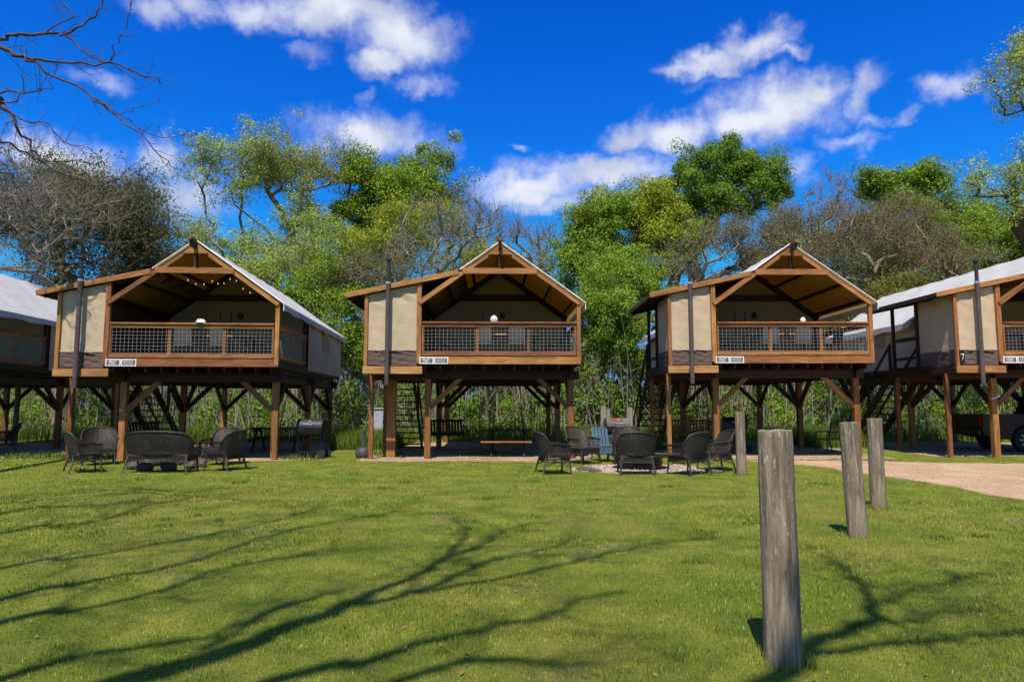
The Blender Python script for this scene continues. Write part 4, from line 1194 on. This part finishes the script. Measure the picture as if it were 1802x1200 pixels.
def skeleton(base, fork, ells, n_attr, spread=.5, bf=.25, shell=.5, lean=(0, 0), step=.8, squig=.08):
    """grow limbs from a trunk to points scattered through the crown"""
    base = np.array([base[0], base[1], -.1]); nodes = [base]; par = [-1]; plen = [0.]
    fk = base+np.array([lean[0], lean[1], fork])
    k = max(4, int(fork/1.2))
    for i in range(1, k+1):
        u = i/k; p = base+(fk-base)*u+np.array([*rng.normal(0, .06*fork/6, 2), 0])*(u*(1.2-u)*2)
        nodes.append(p); par.append(len(nodes)-2); plen.append(plen[-1]+fork/k)
    A = []
    vol = np.array([e[3]*e[4]*e[5] for e in ells])**.8; vol = vol/vol.sum()
    for e, w in zip(ells, vol):
        m = max(4, int(n_attr*w)); d = rng.normal(0, 1, (m, 3)); d /= np.linalg.norm(d, axis=1)[:, None]
        rr = rng.uniform(0, 1, m)**shell*rng.uniform(.8, 1.15, m); er = np.array(e[3:6])
        P = d*rr[:, None]*er
        k2 = 9; cd = rng.normal(0, 1, (k2, 3)); cd /= np.linalg.norm(cd, axis=1)[:, None]
        cc = cd*rng.uniform(.45, .95, k2)[:, None]*er; sr = rng.uniform(.22, .5, k2)
        pick = rng.integers(0, k2, m); use = rng.uniform(0, 1, m) < .72
        Q = cc[pick]+d*(rr*sr[pick])[:, None]*er.mean()
        A.append(np.array(e[:3])+np.where(use[:, None], Q, P))
    A = np.concatenate(A); A = A[A[:, 2] > max(.6, fork*.35)]
    A = A[np.argsort(np.linalg.norm(A-fk, axis=1)+rng.uniform(0, .8, len(A)))]
    N = np.zeros((len(nodes)+len(A)*14, 3)); N[:len(nodes)] = nodes; PL = np.zeros(len(N)); PL[:len(plen)] = plen; n = len(nodes)
    lo = max(1, k//2)
    branches = [list(range(k+1))]; tips = []
    for a in A:
        dv = N[lo:n]-a; dist = np.linalg.norm(dv, axis=1)
        cost = dist+bf*PL[lo:n]+np.where(dv[:, 2] > 0, dv[:, 2]*.8, 0)
        i = lo+int(np.argmin(cost)); d = a-N[i]; L = np.linalg.norm(d)
        if L < .15: continue
        m = min(13, max(2, int(L/step))); off = rng.normal(0, 1, 3)*L*squig; off[2] = abs(off[2])*.6
        br = [i]
        for q in range(1, m+1):
            u = q/m; p = N[i]+d*u+off*math.sin(math.pi*u)+(rng.normal(0, .05, 3)*min(1, L) if q < m else 0)
            if n >= len(N): break
            N[n] = p; par.append(br[-1]); PL[n] = PL[br[-1]]+L/m; br.append(n); n += 1
        branches.append(br); tips.append(br[-1])
    N = N[:n]; par = np.array(par[:n]); rad = np.zeros(n); cnt = np.zeros(n)
    ch = np.zeros(n); ch[par[1:]] += 1
    w = np.where(ch == 0, 1., 0.)
    for i in range(n-1, 0, -1): w[par[i]] += w[i]
    return N, par, branches, tips, w

def tree(name, label, base, fork, ells, n_attr, r_trunk, bark_m, leaf_m=None, n_leaf=60, lsize=.16, clump=.55, twigs=0, tw_len=.9, tw_r=.012, tip_r=.018, group=None, cat='tree', lean=(0, 0), bf=.25, shell=.5, crown_name='crown', skip=0.0, squig=.08):
    T = thing(name, label, cat, (0, 0, 0), 0, group)
    N, par, brs, tips, w = skeleton(base, fork, ells, n_attr, lean=lean, bf=bf, shell=shell, squig=squig)
    wm = w.max(); rad = tip_r+(r_trunk-tip_r)*((w-1)/(wm-1+1e-9))**.62
    g = Geo()
    for bi, b in enumerate(brs):
        P = N[b]; r = rad[b].copy()
        if bi > 0: r[0] = min(r[0], r[1]*1.25)
        else: r[0] *= 1.45; r[1] *= 1.08
        mr = r.max(); k = 9 if mr > .15 else 6 if mr > .06 else 4 if mr > .03 else 3
        g.tube(P, r, k)
    tp = N[tips]; tdir = N[tips]-N[par[np.array(tips)]]
    mids = []
    if twigs:
        # twigs along all thin nodes
        idx = np.where(w <= 6)[0]; idx = idx[idx > 0]
        idx = np.repeat(idx, max(1, twigs)); idx = idx[rng.uniform(0, 1, len(idx)) < (twigs if twigs < 1 else 1)]
        S = N[idx]; D = N[idx]-N[par[idx]]; D /= np.linalg.norm(D, axis=1)[:, None]+1e-9
        D = D+rng.normal(0, .75, D.shape); D[:, 2] += .25
        L = tw_len*rng.uniform(.4, 1.25, len(idx)); ms = g.twigs(S, D, L, np.full(len(idx), tw_r))
        mids = ms
        # second-order twiglets
        S2 = ms[2]; sel = rng.uniform(0, 1, len(S2)) < .8; S2 = S2[sel]
        D2 = (ms[3]-ms[2])[sel]; D2 = D2/(np.linalg.norm(D2, axis=1)[:, None]+1e-9)+rng.normal(0, .8, D2.shape)
        g.twigs(S2, D2, .55*L[sel], np.full(len(S2), tw_r*.65), 2)
    g.build('trunk', M[bark_m], T)
    if leaf_m:
        keep = rng.uniform(0, 1, len(tp)) > skip
        tc = tp[keep]
        if len(mids) and n_leaf > 0:
            tc = np.concatenate([tc, mids[3][rng.uniform(0, 1, len(mids[3])) < .25]])
        c = np.repeat(tc, int(n_leaf*1.95), axis=0); d = rng.normal(0, 1, c.shape); d /= np.linalg.norm(d, axis=1)[:, None]
        rr = rng.uniform(.25, 1, len(c))**.6
        cs = np.repeat(rng.uniform(.6, 1.45, len(tc)), int(n_leaf*1.95))*clump*1.08
        out = d.copy(); out[:, 2] *= .8
        C = c+d*(rr*cs)[:, None]*np.array([1, 1, .7])
        V, q = leaf_quads(C, lsize*.86*rng.uniform(.6, 1.35, len(C)), out)
        np_mesh(crown_name, V, [q], M[leaf_m], T)
    return T
def E(px, py, Y, rx, rz, ry=None):
    """ellipsoid of a crown: photo centre, depth, half-sizes in photo pixels"""
    c = at(px, py, Y); k = Y/F_PX
    return (c.x, c.y, c.z, rx*k, (ry or (rx+rz)/2)*k, rz*k)
def bx(px, Y): return (at(px, 700, Y).x, Y)
BG = 'trees in the wood behind the cabins'
# left: dark evergreen oak with grey twigs
tree('oak_tree', 'dark olive evergreen oak filling the left edge behind the cabins', bx(110, 33), 3.5, [E(110, 430, 33, 190, 95), E(150, 380, 33, 140, 55), E(30, 365, 33, 110, 60), E(235, 430, 34, 60, 60)], 330, .42, 'bark_tan', 'leaf_dark', 17, .17, .8, 4, 1.15, .015, group=BG)
tree('oak_tree', 'olive topped oak rising over the left cabin roof', bx(215, 37), 4, [E(215, 380, 37, 90, 50), E(120, 325, 37, 100, 30)], 170, .35, 'bark_tan', 'leaf_olive', 18, .16, .7, 3, 1.2, .014, group=BG)
tree('bare_tree', 'pale bare twiggy tree in front of the dark oak at the left edge', bx(30, 25.5), 2.5, [E(60, 410, 25.5, 150, 95), E(20, 330, 26, 110, 80)], 190, .1, 'bark_grey', None, twigs=3, tw_len=1.1, tw_r=.011, group=BG, squig=.25)
tree('bare_tree', 'slender bare tree left of the left cabin ridge', bx(255, 35), 5.5, [E(258, 405, 35, 45, 62)], 80, .17, 'bark_dark', None, twigs=2, tw_len=.9, group=BG)
# pale cottonwood and its neighbours
tree('cottonwood', 'pale green loose crowned tree rising over the left cabin ridge', bx(445, 42), 6, [E(380, 300, 42, 75, 62), E(440, 280, 42, 60, 45), E(365, 420, 42, 60, 40), E(470, 440, 42, 80, 70), E(520, 400, 43, 60, 60)], 270, .2, 'bark_grey', 'leaf_pale', 44, .16, .62, 1, 1.0, .013, group=BG, shell=.38, skip=.25)
tree('cottonwood', 'yellow-green budding tree with fine brown twigs right of the pale tree', bx(560, 44), 6.5, [E(515, 305, 44, 90, 62), E(560, 290, 44, 60, 45), E(470, 290, 44, 60, 40), E(540, 400, 44, 45, 40)], 230, .26, 'bark_tan', 'leaf_lime', 26, .15, .6, 2, 1.2, .013, group=BG, shell=.4)
tree('leafy_tree', 'tall deep green leafy tree rising left of the middle cabin ridge', bx(655, 47), 6.5, [E(735, 315, 47, 75, 58), E(640, 310, 47, 55, 52), E(690, 350, 47, 85, 60), E(620, 400, 47, 45, 50)], 300, .45, 'bark_dark', 'leaf_bright', 100, .2, .8, twigs=.35, tw_len=1.0, tw_r=.014, group=BG, shell=.4)
tree('leafy_tree', 'bright yellow-green bushy tree over the middle cabin lean-to roof', bx(660, 39), 3, [E(650, 430, 39, 75, 55), E(720, 410, 39, 60, 50), E(615, 470, 39, 50, 60), E(770, 395, 40, 50, 45)], 230, .25, 'bark_grey', 'leaf_lime', 60, .15, .65, 1, .9, group=BG)
tree('bare_tree', 'grey bare tree with forked limbs left of the middle cabin ridge', bx(765, 35), 3.5, [E(765, 420, 35, 95, 65), E(690, 470, 35, 80, 45), E(830, 420, 35, 50, 65)], 190, .26, 'bark_grey', None, twigs=3, tw_len=.95, tw_r=.011, group=BG, squig=.2)
tree('bare_tree', 'tall thin bare tree behind the middle cabin ridge', bx(855, 42), 7, [E(828, 385, 42, 36, 70), E(880, 420, 42, 50, 50)], 120, .2, 'bark_grey', None, twigs=3, tw_len=1.0, tw_r=.012, group=BG)
tree('bare_tree', 'reddish grey bare tree right of the middle cabin ridge', bx(935, 41), 5, [E(930, 435, 41, 60, 60), E(975, 455, 41, 35, 50)], 130, .2, 'bark_tan', None, twigs=3, tw_len=.9, tw_r=.012, group=BG)
tree('bare_tree', 'grey twiggy bush over the middle cabin lean-to', bx(690, 33), 2.2, [E(640, 500, 33, 60, 40), E(720, 480, 33, 70, 35), E(590, 520, 33, 40, 50)], 160, .16, 'bark_grey', 'leaf_olive', 8, .13, .5, 3, .8, .011, group=BG, squig=.2)
# green wall between the middle and the third cabin
tree('leafy_tree', 'bright green tree filling the gap right of the middle cabin roof', bx(1045, 37), 2.5, [E(1050, 400, 37, 55, 60), E(1030, 460, 37, 60, 60), E(1090, 480, 37, 70, 60)], 300, .3, 'bark_dark', 'leaf_bright', 90, .17, .7, twigs=.35, tw_len=1.0, tw_r=.014, group=BG)
tree('leafy_tree', 'lime green round topped tree left of the third cabin lean-to', bx(1150, 40), 4, [E(1110, 390, 40, 75, 55), E(1160, 370, 40, 55, 55), E(1170, 420, 40, 60, 45), E(1075, 360, 40, 25, 25)], 300, .34, 'bark_dark', 'leaf_lime', 85, .17, .72, twigs=.35, tw_len=1.0, tw_r=.014, group=BG)
tree('leafy_tree', 'tall deep green tree with an uneven top over the third cabin', bx(1275, 48), 7, [E(1250, 290, 48, 62, 38), E(1335, 305, 48, 58, 46), E(1290, 272, 48, 60, 28), E(1212, 345, 48, 52, 50), E(1372, 330, 48, 26, 34), E(1285, 350, 48, 95, 38), E(1215, 405, 48, 60, 35), E(1200, 300, 48, 24, 22)], 420, .5, 'bark_dark', 'leaf_deep', 90, .2, .7, twigs=.35, tw_len=1.0, tw_r=.014, group=BG, shell=.6)
tree('leafy_tree', 'low dense green tree in the gap between the middle and third cabins', bx(1075, 32), 1.5, [E(1070, 560, 32, 65, 75), E(1100, 600, 32, 45, 50), E(1040, 510, 33, 30, 45), E(1120, 500, 34, 60, 45)], 300, .2, 'bark_dark', 'leaf_bright', 85, .13, .55, twigs=.35, tw_len=1.0, tw_r=.014, group=BG)
tree('leafy_tree', 'olive green small tree in the gap between the left and middle cabins', bx(600, 32), 1.8, [E(600, 570, 32, 45, 70), E(570, 500, 33, 45, 55), E(630, 620, 32, 25, 40), E(520, 520, 34, 50, 40)], 250, .18, 'bark_dark', 'leaf_bright', 55, .13, .55, 1, .7, .01, group=BG)
# brown bare mass behind the third cabin
tree('bare_tree', 'silvery bare tree behind the third cabin lean-to roof', bx(1260, 35), 2.5, [E(1260, 440, 35, 85, 50), E(1190, 470, 35, 60, 50), E(1320, 420, 35, 60, 50)], 230, .22, 'bark_grey', 'leaf_olive', 5, .13, .5, 3, .85, .011, group=BG, squig=.22)
tree('bare_tree', 'reddish bare tree standing up against the sky right of the third cabin ridge', bx(1455, 43), 6, [E(1455, 345, 43, 38, 45), E(1440, 420, 43, 60, 50)], 130, .22, 'bark_tan', None, twigs=3, tw_len=1.0, tw_r=.012, group=BG)
tree('bare_tree', 'brown dense twiggy tree right of the third cabin ridge', bx(1530, 36), 2.6, [E(1520, 430, 36, 90, 80), E(1470, 470, 36, 70, 45), E(1590, 460, 36, 70, 55)], 300, .24, 'bark_tan', 'leaf_olive', 4, .13, .5, 4, .85, .011, group=BG, squig=.2)
tree('bare_tree', 'brown bare tree between the third cabin and the right cabin roof', bx(1640, 37), 3, [E(1640, 450, 37, 70, 60), E(1560, 390, 38, 60, 50)], 220, .22, 'bark_tan', 'leaf_olive', 5, .13, .5, 3, .85, .011, group=BG, squig=.2)
tree('leafy_tree', 'green tree rising above the brown thicket on the right', bx(1600, 47), 6, [E(1590, 345, 47, 65, 45), E(1540, 320, 47, 35, 25), E(1670, 390, 47, 70, 50), E(1620, 320, 47, 40, 25)], 280, .4, 'bark_dark', 'leaf_bright', 95, .2, .8, twigs=.35, tw_len=1.0, tw_r=.014, group=BG, shell=.42)
tree('leafy_tree', 'bright green tree behind the right cabin roof', bx(1745, 43), 4, [E(1740, 420, 43, 75, 55), E(1700, 450, 43, 60, 40), E(1790, 450, 43, 50, 60), E(1660, 400, 43, 45, 30)], 300, .35, 'bark_dark', 'leaf_bright', 80, .18, .75, twigs=.35, tw_len=1.0, tw_r=.014, group=BG, shell=.42)
tree('leafy_tree', 'green tree behind the gap between the third and right cabins', bx(1560, 34), 1.6, [E(1560, 560, 34, 50, 60), E(1600, 520, 34, 50, 40)], 160, .2, 'bark_dark', 'leaf_olive', 50, .14, .6, 1, .8, group=BG)
tree('bare_tree', 'brown twiggy crown behind the third cabin right roof edge', bx(1420, 38), 3, [E(1400, 410, 38, 75, 50), E(1350, 470, 38, 90, 45), E(1480, 400, 38, 60, 50)], 260, .2, 'bark_tan', 'leaf_olive', 5, .13, .5, 4, .9, .012, group=BG, squig=.2)
tree('bare_tree', 'grey twiggy tree between the brown thicket and the right cabin roof', bx(1600, 40), 3.4, [E(1590, 420, 40, 80, 60), E(1680, 460, 40, 70, 45)], 240, .2, 'bark_grey', 'leaf_olive', 8, .13, .5, 4, .9, .012, group=BG, squig=.2)
tree('bare_tree', 'brown bare tree beside the left cabin ridge', bx(305, 38), 3.5, [E(290, 440, 38, 70, 55), E(230, 460, 38, 50, 45)], 170, .18, 'bark_tan', 'leaf_olive', 6, .13, .5, 3, .9, .012, group=BG, squig=.2)
tree('cottonwood', 'pale green sparse tree with grey trunks behind the left cabin roof slope', bx(520, 38), 5, [E(490, 470, 38, 75, 50), E(560, 440, 38, 55, 60), E(420, 490, 38, 50, 40)], 220, .22, 'bark_grey', 'leaf_pale', 26, .13, .55, 2, .9, .012, group=BG, skip=.3)
tree('leafy_tree', 'yellow-green tree behind the reddish bare tree and middle cabin', bx(820, 40), 3, [E(820, 480, 40, 90, 45), E(900, 500, 40, 60, 40)], 180, .2, 'bark_grey', 'leaf_lime', 24, .14, .6, 2, .9, .012, group=BG, skip=.3)
tree('leafy_tree', 'olive shrub tree seen past the third cabin porch', bx(1450, 33), 1.6, [E(1450, 590, 33, 70, 60), E(1510, 560, 33, 45, 60)], 170, .16, 'bark_dark', 'leaf_olive', 45, .13, .55, 1, .7, .01, group=BG)
tree('leafy_tree', 'distant light green tree low behind the middle cabin ridge', bx(890, 50), 4, [E(890, 500, 50, 90, 55), E(960, 520, 50, 50, 50)], 200, .25, 'bark_dark', 'leaf_bright', 34, .18, .8, twigs=.35, tw_len=1.0, tw_r=.014, group=BG)
tree('leafy_tree', 'distant green tree between the third cabin ridge and the reddish bare tree', bx(1400, 50), 5, [E(1400, 410, 50, 70, 50), E(1350, 460, 50, 70, 50), E(1480, 450, 50, 60, 50)], 260, .3, 'bark_dark', 'leaf_bright', 38, .18, .8, twigs=.35, tw_len=1.0, tw_r=.014, group=BG)
tree('leafy_tree', 'distant yellow-green tree behind the brown thicket on the right', bx(1540, 50), 5, [E(1530, 440, 50, 80, 60), E(1620, 450, 50, 70, 60)], 240, .3, 'bark_dark', 'leaf_lime', 34, .18, .8, twigs=.35, tw_len=1.0, tw_r=.014, group=BG)
tree('leafy_tree', 'distant green tree filling the sky gap left of the pale cottonwood', bx(330, 50), 4, [E(330, 470, 50, 90, 50), E(430, 500, 50, 60, 50)], 200, .25, 'bark_dark', 'leaf_pale', 34, .18, .8, group=BG)
# big oak leaning in from the right edge
tree('oak_tree', 'large oak leaning into the picture from the right edge with thin foliage', (27.2, 29.5), 5, [E(1772, 140, 29, 48, 50), E(1825, 115, 29, 55, 60), E(1790, 190, 29, 30, 22), E(1755, 320, 29, 62, 38), E(1815, 295, 29, 55, 45), E(1800, 370, 29, 45, 40), E(1900, 220, 29, 80, 120)], 330, .34, 'bark_dark', 'leaf_pale', 40, .12, .5, 1, .7, .01, lean=(-.5, .1), shell=.45, bf=.1)

# ------------------------------------------------------------------ sapling thicket, brush and the wood beyond
g = Geo()
def thicket():
    n = 640; cl = rng.uniform(-26, 32, 90)
    x = np.where(rng.uniform(0, 1, n) < .6, cl[rng.integers(0, 90, n)]+rng.normal(0, .25, n), rng.uniform(-26, 32, n)); y = rng.uniform(29.5, 38, n)
    keep = (np.abs(np.sin(x*.37+1))*.6+.5) > rng.uniform(0, 1, n)
    x, y = x[keep], y[keep]; n = len(x)
    S = np.stack([x, y, np.zeros(n)], 1); D = np.stack([rng.normal(0, .09, n), rng.normal(0, .07, n), np.ones(n)], 1)
    ms = g.twigs(S, D, rng.uniform(2.2, 6.0, n), rng.uniform(.018, .042, n), 4, .12)
    for q in (2, 3):
        P = np.repeat(ms[q], 2, 0); d = np.stack([rng.normal(0, .6, len(P)), rng.normal(0, .6, len(P)), rng.uniform(.4, 1, len(P))], 1)
        g.twigs(P, d, rng.uniform(.4, 1.2, len(P)), np.full(len(P), .01), 2)
    m2 = 420
    S = np.stack([rng.uniform(-26, 32, m2), rng.uniform(29, 36, m2), np.zeros(m2)], 1)
    D = np.stack([rng.normal(0, .6, m2), rng.normal(0, .3, m2), rng.uniform(.5, 1, m2)], 1); g.twigs(S, D, rng.uniform(1.5, 4, m2), np.full(m2, .02), 4, .2)
    o = g.build('sapling_thicket', M['bark_pale'], None); tag(o, 'thicket of pale upright sapling stems behind the cabins', 'thicket', kind='stuff')
thicket()
def brush(name, label, n, xr, yr, zc, mat, size, per, clump, hmax):
    x = rng.uniform(*xr, n); y = rng.uniform(*yr, n); z = rng.uniform(0, 1, n)**1.1*hmax*(0.45+.55*np.abs(np.sin(x*.31+zc)*np.sin(x*.83+2)))
    c = np.repeat(np.stack([x, y, z+.2], 1), per, 0); d = rng.normal(0, 1, c.shape); d /= np.linalg.norm(d, axis=1)[:, None]
    C = c+d*(rng.uniform(.2, 1, len(c))*clump)[:, None]; C[:, 2] = np.abs(C[:, 2])
    V, q = leaf_quads(C, size*rng.uniform(.6, 1.4, len(C)), d)
    o = np_mesh(name, V, [q], M[mat]); tag(o, label, 'undergrowth', kind='stuff')
brush('undergrowth', 'low green leafy undergrowth between the sapling stems', 700, (-26, 33), (29.5, 38), .3, 'leaf_deep', .15, 70, .6, 3.0)
brush('undergrowth', 'dark shaded undergrowth at the edge of the wood', 1300, (-34, 42), (38, 46), 1.3, 'leaf_olive', .2, 45, .9, 6.5)
brush('far_wood', 'dark mass of distant woodland closing the view behind the trees', 2100, (-64, 74), (50, 62), 2.1, 'leaf_dark', .5, 50, 1.5, 12.5)

# ------------------------------------------------------------------ bare tree at the left, in front of the cabins
def spine(P, n=4):
    """smooth a polyline"""
    P = np.array(P, float); out = []
    for i in range(len(P)-1):
        p0, p1, p2, p3 = P[max(i-1, 0)], P[i], P[i+1], P[min(i+2, len(P)-1)]
        for j in range(n):
            t = j/n
            out.append(.5*((2*p1)+(-p0+p2)*t+(2*p0-5*p1+4*p2-p3)*t*t+(-p0+3*p1-3*p2+p3)*t**3))
    out.append(P[-1]); return np.array(out)
def limb(g, P, r0, r1, k=7, twig=0, tl=.8, tr=.008, rough=.02, tips=True):
    S = spine(P); m = len(S)
    S[1:-1] += rng.normal(0, rough, (m-2, 3))
    u = np.linspace(0, 1, m); r = r0+(r1-r0)*u**.8
    g.tube(S, r, k)
    if twig:
        n = twig; i = rng.integers(int(m*.15), m-1, n); d = S[i+1]-S[i]; d /= np.linalg.norm(d, axis=1)[:, None]+1e-9
        D = d*.8+rng.normal(0, .55, (n, 3)); L = tl*rng.uniform(.35, 1.2, n)
        ms = g.twigs(S[i], D, L, np.full(n, tr), 4, .4)
        S2 = np.concatenate([ms[2], ms[3]]); D2 = np.concatenate([ms[3]-ms[2], ms[4]-ms[3]]); D2 = D2/(np.linalg.norm(D2, axis=1)[:, None]+1e-9)+rng.normal(0, .65, D2.shape)
        g.twigs(S2, D2, np.concatenate([L, L])*.45, np.full(len(S2), tr*.6), 3, .4)
    return S
def left_tree():
    T = thing('bare_tree', 'purplish bare branches reaching in at the upper left corner', 'tree', (-10.5, 6.2, 0))
    g = Geo(); O = np.array([-10.5, 6.2, 0])
    def px(l, Y, dy=0): return [np.array(at(x, y, Y+dy*i))-O for i, (x, y) in enumerate(l)]
    tr = [np.array([0, 0, -.1]), np.array([.05, .05, 1.2]), np.array([.2, .15, 2.6]), np.array([.5, .3, 3.9]), np.array([.9, .6, 5.0])]
    limb(g, tr, .26, .14, 12, rough=.015)
    f1, f2 = tr[3], tr[4]
    def L(pts, r0, r1, **kw):
        kw['twig'] = int(kw.get('twig', 0)*1.7); kw.setdefault('tr', .005); limb(g, pts, r0*.62, r1*.62, **kw)
    a = px([(-140, 60), (0, 87), (42, 100)], 8.4); L([f2]+a, .07, .042, k=8, twig=4)
    L(px([(42, 100), (104, 110), (188, 117), (258, 133), (288, 146)], 8.4, .1), .034, .006, twig=12, tl=.4)
    L(px([(42, 100), (62, 115), (154, 167), (200, 200), (250, 240), (292, 285), (310, 300)], 8.4, -.06), .03, .007, twig=12, tl=.35)
    L(px([(170, 175), (215, 197), (245, 190), (282, 175)], 8.2), .012, .004, twig=3, tl=.2)
    L(px([(160, 170), (230, 215), (270, 238), (330, 238), (345, 234)], 8.3), .014, .004, twig=5, tl=.25)
    a = px([(-140, 90), (0, 72), (25, 62), (83, 56), (112, 60), (158, 37), (183, 0), (190, -30)], 8.8, .05); L([f2]+a, .06, .012, twig=14, tl=.45)
    L(px([(112, 60), (190, 112), (200, 85), (215, 60), (228, 30), (232, -15)], 8.7), .018, .006, twig=7, tl=.3)
    L(px([(83, 56), (130, 25), (90, 0), (65, -15)], 8.8), .016, .006, twig=6, tl=.4)
    L(px([(190, 112), (160, 98), (110, 62)], 8.7), .012, .008, twig=2, tl=.3)
    a = px([(-120, 160), (0, 187), (37, 237), (75, 283), (125, 312), (183, 325), (235, 290)], 9.2, .08); L([f1]+a, .055, .008, twig=14, tl=.5)
    a = px([(-110, 230), (0, 250), (60, 280), (130, 285), (175, 290)], 9.6); L([f1]+a, .04, .006, twig=14, tl=.5)
    L(px([(0, 187), (50, 215), (85, 222), (115, 250), (160, 262)], 9.2), .02, .005, twig=8, tl=.4)
    L(px([(0, 165), (45, 160), (90, 157), (100, 110)], 8.4), .02, .006, twig=8, tl=.4)
    a = px([(-160, 360), (0, 300), (30, 330), (50, 360)], 9.6); L([f1]+a, .05, .01, twig=18, tl=.7)
    # limbs high on the left whose shadow falls on the left cabin wall
    up = np.array([-SH.x*math.cos(SUN_EL), -SH.y*math.cos(SUN_EL), math.sin(SUN_EL)])
    def onwall(l, t0): return [np.array(at(x, y, 18.3))+up*t0-O for x, y in l]
    a = onwall([(60, 640), (96, 602), (125, 580), (150, 560)], 5.6); L([tr[2]+np.array([0, .3, 1.0]), np.array([-1.2, 3, 6])]+a, .26, .17, k=8)
    L(onwall([(150, 560), (168, 565), (182, 545), (188, 520)], 5.6), .035, .012, twig=6, tl=.5)
    L(onwall([(150, 560), (160, 572), (172, 585), (158, 600)], 5.6), .03, .012, twig=5, tl=.5)
    L(onwall([(125, 580), (122, 592), (136, 606), (150, 612)], 5.6), .035, .012, twig=5, tl=.5)
    L(onwall([(96, 602), (112, 545), (135, 550), (128, 530)], 5.6), .03, .01, twig=8, tl=.6)
    g.build('trunk', M['bark_purple'], T)
left_tree()

# ------------------------------------------------------------------ bare tree behind the camera that shades the lawn
def lawn_tree():
    O = np.array([-8.2, -8.5, 0]); T = thing('bare_tree', 'bare tree behind the camera whose branch shadows cross the lawn', 'tree', tuple(O))
    g = Geo(); up = np.array([-SH.x*COT, -SH.y*COT, 1.0])
    def sh(l, h0, h1):
        out = []
        for i, (x, y) in enumerate(l):
            h = 1.35*(h0+(h1-h0)*i/(len(l)-1)); p = gr(x, y); out.append(np.array([p.x, p.y, 0])+up*h-O)
        return out
    tr = [np.array(q, float) for q in ((0, 0, -.1), (.05, .1, 2.2), (.2, .4, 4.4), (.6, .9, 6.6), (1.2, 1.6, 8.6))]
    limb(g, tr, .42, .26, 14, rough=.015); f = tr[4]; f3 = tr[3]
    def L(pts, r0, r1, tw=10, tl=.9, start=None, rs=None):
        if start is not None: pts = [start, (start+pts[0])*.5+np.array([0, 0, .25])]+pts
        limb(g, pts, r0*1.3, r1*1.3, 8, twig=int(tw*2.6), tl=tl*1.25, tr=.013)
    L(sh([(220, 1200), (300, 1180), (425, 1138), (500, 1108), (600, 1070), (650, 1045)], 6.4, 7.2), .12, .062, 4, .6, f)
    L(sh([(650, 1045), (700, 1025), (750, 1004), (800, 965), (820, 937), (800, 910)], 7.2, 8.2), .05, .015, 14, .8)
    L(sh([(750, 1004), (800, 975), (850, 957), (890, 932), (940, 918)], 7.6, 8.4), .035, .01, 12, .8)
    L(sh([(600, 1070), (725, 1043), (825, 1005), (870, 985), (960, 965), (1020, 945)], 7.0, 8.4), .045, .012, 14, .9)
    L(sh([(725, 1043), (900, 1014), (1000, 989), (1066, 975), (1155, 957), (1260, 945)], 7.3, 8.6), .035, .01, 14, .9)
    L(sh([(0, 1195), (100, 1164), (200, 1145), (300, 1130), (370, 1118), (485, 1074), (560, 1050)], 6.6, 8), .06, .014, 14, .8, f)
    L(sh([(360, 1140), (430, 1105), (485, 1072), (600, 1040)], 6.7, 7.6), .035, .014, 8, .8)
    L(sh([(0, 1096), (100, 1080), (175, 1064), (300, 1034), (375, 1005), (475, 985), (600, 965)], 6.8, 8.4), .06, .012, 20, 1.0, f3)
    L(sh([(0, 1056), (125, 1030), (250, 1006), (350, 985), (450, 950), (600, 915), (700, 900)], 7.0, 8.8), .06, .012, 24, 1.1, f3)
    L(sh([(0, 1000), (120, 985), (260, 960), (420, 930), (560, 895)], 7.4, 9), .05, .012, 26, 1.2, f3)
    L(sh([(0, 940), (90, 925), (180, 915), (260, 890), (330, 878)], 7.6, 9), .05, .012, 26, 1.2, f3)
    L(sh([(0, 905), (100, 892), (220, 885), (300, 862)], 8, 9.2), .045, .012, 20, 1.1, f3)
    L(sh([(500, 1196), (625, 1170), (750, 1130), (850, 1106), (955, 1086), (1022, 1055), (1100, 1040)], 6.8, 8.4), .07, .015, 12, .9, f)
    L(sh([(711, 1197), (822, 1166), (900, 1160), (955, 1168), (1044, 1165)], 6.8, 8), .055, .012, 10, .8, f)
    L(sh([(1345, 1200), (1400, 1152), (1470, 1115), (1525, 1092), (1538, 1066)], 6.6, 7.2), .075, .05, 4, .6, f)
    L(sh([(1538, 1066), (1515, 1030), (1490, 1000), (1440, 975)], 7.2, 8), .035, .01, 10, .7)
    L(sh([(1525, 1092), (1600, 1092), (1660, 1080), (1720, 1070)], 7.2, 8), .025, .008, 8, .7)
    L(sh([(1538, 1066), (1600, 1040), (1680, 1020), (1760, 1000)], 7.2, 8.2), .022, .008, 10, .8)
    L(sh([(1400, 1152), (1550, 1136), (1650, 1128), (1720, 1118), (1802, 1114), (1900, 1100)], 6.9, 8), .04, .012, 12, .8)
    L(sh([(1280, 1230), (1340, 1210), (1400, 1230)], 6.4, 6.8), .06, .04, 0, .6)
    g.build('trunk', M['bark_purple'], T)
lawn_tree()
